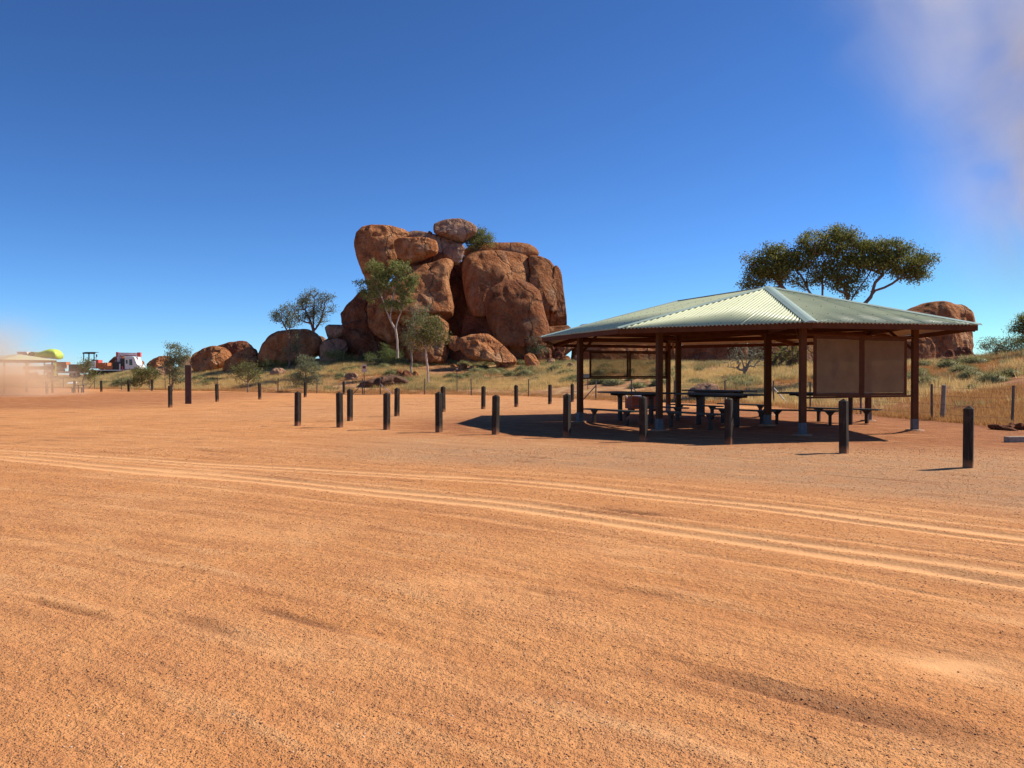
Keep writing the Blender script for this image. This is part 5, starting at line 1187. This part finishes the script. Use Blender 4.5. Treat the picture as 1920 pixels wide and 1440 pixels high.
def roller():
    x0 = VX(182); root = empty('road_roller', (x0, VD, 0), label='orange road roller with white hood and dark canopy carried on the truck tray', cat='road roller'); X = lambda p: VX(p) - x0; zt = VZ(693.4)
    m = MB().prism([(X(164), zt + .2), (X(184), zt + .2), (X(184), VZ(678)), (X(181), VZ(677)), (X(166), VZ(677)), (X(164), VZ(680))], 'y', -.9, .9); m.build('hood', 'white_paint', root)
    MB().box((X(186.5), 0, VZ(683)), (.35, 1.4, 1.4)).build('articulation', 'red_paint', root)
    d_ = MB().tube((X(195), -1.0, VZ(687)), (X(195), 1.0, VZ(687)), .55, .55, 24).build('drum', 'orange_paint', root)
    MB().box((X(195), -1.06, VZ(682.5)), (1.5, .1, .35)).box((X(195), 1.06, VZ(682.5)), (1.5, .1, .35)).box((X(202), 0, VZ(684)), (.12, 2.1, .7)).build('drum_frame', 'orange_paint', root)
    m = MB()
    for a in (162, 172): 
        for y in (-.8, .8): m.box((X(a), y, (VZ(677) + VZ(661.5)) / 2), (.12, .1, VZ(661.5) - VZ(677)))
    m.build('canopy_frame', 'dark_steel', root)
    MB().prism([(X(160.5), VZ(663.5)), (X(173.5), VZ(663.5)), (X(173.5), VZ(661.5)), (X(182), VZ(660.2)), (X(166), VZ(660.3)), (X(160.5), VZ(661.3))], 'y', -.95, .95).build('canopy', 'dark_steel', root)
    MB().box((X(178), 0, VZ(675.6)), (.7, .8, .2)).build('console', 'dark_steel', root)
    MB().tube((X(176.5), 0, VZ(675)), (X(177.6), 0, VZ(670.5)), .03, .03, 6).tube((X(176.6), 0, VZ(671.5)), (X(180.5), 0, VZ(671)), .04, .04, 6).build('steering_column', 'dark_steel', root)
    MB().box((X(185.5), -.7, VZ(667)), (.18, .06, .42)).tube((X(184.5), -.6, VZ(676)), (X(185.5), -.7, VZ(668)), .02, .02, 5).build('mirror', 'dark_steel', root)
roller()
def second_machine():
    x0 = VX(118); root = empty('low_loader', (x0, VD + 4, 0), label='dust-veiled dark low-loader carrying an orange digger beside the lime green tank', cat='trailer'); X = lambda p: VX(p, VD + 4) - x0
    Z = lambda p: VZ(p, VD + 4)
    MB().box((X(120), 0, Z(698)), (VX(152) - VX(88), 2.4, .35)).build('deck', 'cream_paint', root)
    MB().box((X(145), 0, Z(690)), (VX(156) - VX(136), 2.2, 1.2)).build('engine_box', 'dark_steel', root)
    MB().prism([(X(92), Z(696)), (X(105), Z(696)), (X(104.5), Z(685)), (X(101), Z(682.5)), (X(92), Z(683))], 'y', -1.1, 1.1).build('cab', 'white_paint', root)
    MB().box((X(117), 0, Z(681.5)), (2.0, 1.4, .5)).build('digger_arm', 'orange_paint', root)
    MB().box((X(114), 0, Z(687)), (1.3, 1.6, .7)).build('digger_body', 'orange_paint', root)
    MB().tube((X(109), -.9, Z(694)), (X(126), -.9, Z(694)), .3, .3, 10).build('track', 'dark_steel', root)
    for p in (100, 108, 142, 150): wheel(root, X(p), -.95, Z(703), .5)
second_machine()
def tank():
    d_ = VD - 6; x0 = VX(88, d_); root = empty('water_tank', (x0, d_, 0), label='bright lime green water tanker body raised above the small dusty shelter roof', cat='tanker'); X = lambda p: VX(p, d_) - x0; Z = lambda p: VZ(p, d_)
    # rounded tank with sloping rear, lofted rings along x
    V = []; Fq = []; secs = [(72, 668, 3.5), (76, 665.5, 6), (84, 664.5, 7.5), (92, 663.5, 9.5), (98, 663.5, 11), (106, 664.5, 11), (110, 666, 9.5), (112, 667.5, 7)]; K = 20
    for (p, zc, rr) in secs:
        for k_ in range(K):
            t = 2 * math.pi * k_ / K; V.append((X(p), 1.15 * math.copysign(abs(math.cos(t)) ** .7, math.cos(t)) , Z(zc) + (rr / F * d_) * .85 * math.copysign(abs(math.sin(t)) ** .7, math.sin(t))))
    for i in range(len(secs) - 1):
        for k_ in range(K): Fq.append((i * K + k_, i * K + (k_ + 1) % K, (i + 1) * K + (k_ + 1) % K, (i + 1) * K + k_))
    m = MB().add(V, Fq + [tuple(range(K - 1, -1, -1)), tuple(range((len(secs) - 1) * K, len(secs) * K))]); m.build('tank', 'lime_paint', root, smooth=True)
    MB().prism([(X(60), Z(668)), (X(75), Z(668)), (X(73), Z(662)), (X(68), Z(660)), (X(62), Z(661.5))], 'y', -1.1, 1.1).build('rear_housing', 'leaf_olive', root)
    MB().prism([(X(42), Z(667)), (X(60), Z(667)), (X(58), Z(659.8)), (X(40), Z(659.8))], 'y', -1.1, 1.1).build('front_housing', 'cream_paint', root)
    m = MB()
    for p in (108, 110.5): m.box((X(p), -.9, (Z(677) + Z(705)) / 2), (.1, .1, Z(677) - Z(705)))
    for p in (50, 80): m.box((X(p), .5, (Z(667) + Z(705)) / 2), (.15, .15, Z(667) - Z(705)))
    m.build('support_leg', 'lime_paint', root)
    MB().box((X(98), -1.18, Z(671.5)), (VX(112) - VX(86), .04, .16)).build('stripe', 'cream_paint', root)
    MB().box((X(80), 0, Z(690)), (VX(108) - VX(52), 2.2, .5)).build('chassis', 'dark_steel', root)
    for p in (60, 72, 100): wheel(root, X(p), -.9, Z(704), .5)
tank()
o = MB().box((0, 0, .04), (1.0, .9, .06), .3).build('pale_sheet', 'white_paint', label='small pale sheet lying on the ground below the dusty trailer', cat='sheet')
px_ = at(135, 704, 100); o.location = (px_.x, 100, gz(px_.x, 100) + .45); o.rotation_euler = (R(12), 0, 0)

# ------------------------------------------------------------------ dust in the air
def dust(name, lo, hi, color, dens, expr, aniso=.0):
    lo = Vector(lo); hi = Vector(hi); c = (lo + hi) / 2; s_ = (hi - lo)
    m = MB().box((0, 0, 0), (2, 2, 2)); 
    mat = bpy.data.materials.new(name); mat.use_nodes = True; nt = mat.node_tree; nt.nodes.clear(); M[name] = mat
    out = nt.nodes.new('ShaderNodeOutputMaterial'); pv = nt.nodes.new('ShaderNodeVolumePrincipled'); n = N(nt)
    pv.inputs['Color'].default_value = (*color, 1); pv.inputs['Anisotropy'].default_value = aniso
    f = expr(n, n.coord('Object')); n.link(n.math('MULTIPLY', f, dens), pv.inputs['Density']); nt.links.new(pv.outputs[0], out.inputs['Volume'])
    o = m.build(name, name, kind='stuff'); o.location = c; o.scale = s_ / 2
    return o
def plume(n, co):
    sx = n.node('ShaderNodeSeparateXYZ'); n.link(co, sx.inputs[0])
    X, Y, Z = sx.outputs
    nz1 = n.noise(n.mapping(co, (3.2, 1.5, 1.6)), 1.0, 4, .55, .4)
    # dense at the foot and to the left, thinning upwards and to the right
    a = n.maprange(n.math('ADD', X, n.math('MULTIPLY', Z, .10)), .79, .50)
    top = n.math('POWER', n.maprange(Z, 1.0, -1.0), 2.6)
    ed = n.math('MULTIPLY', n.maprange(n.math('ABSOLUTE', Y), 1.0, .4), n.maprange(X, -1.0, -.85))
    g = n.maprange(nz1, .40, .64)
    return n.math('MULTIPLY', n.math('MULTIPLY', a, top), n.math('MULTIPLY', ed, n.math('ADD', g, .12)))
dust('dust_plume', (-62, 55, -.25), (-29, 64, 7.6), (.985, .76, .55), 1.35, plume)
def veil(n, co):
    sx = n.node('ShaderNodeSeparateXYZ'); n.link(co, sx.inputs[0]); X, Y, Z = sx.outputs
    nz1 = n.noise(n.mapping(co, (1.1, .5, 1.0)), 2.2, 5, .6, .5); nz2 = n.noise(n.mapping(co, (.6, .4, .8), (0, .5, 0)), 1.1, 3, .5)
    a = n.maprange(n.math('ADD', X, n.math('MULTIPLY', Z, .5)), -.16, .48)
    ed = n.math('MULTIPLY', n.maprange(n.math('ABSOLUTE', Y), 1.0, .3), n.math('MULTIPLY', n.maprange(Z, -1.0, -.4), n.maprange(X, -1.0, -.6)))
    ed = n.math('MULTIPLY', ed, n.math('MULTIPLY', n.maprange(Z, 1.0, .8), n.maprange(X, 1.0, .8)))
    return n.math('MULTIPLY', n.math('MULTIPLY', n.math('POWER', a, 1.3), ed), n.math('MULTIPLY', n.maprange(nz1, .38, .66), n.maprange(nz2, .25, .7)))
dust('dust_veil', (24, 112, 3.5), (112, 160, 91), (.95, .97, .99), .21, veil)
bpy.context.view_layer.update()
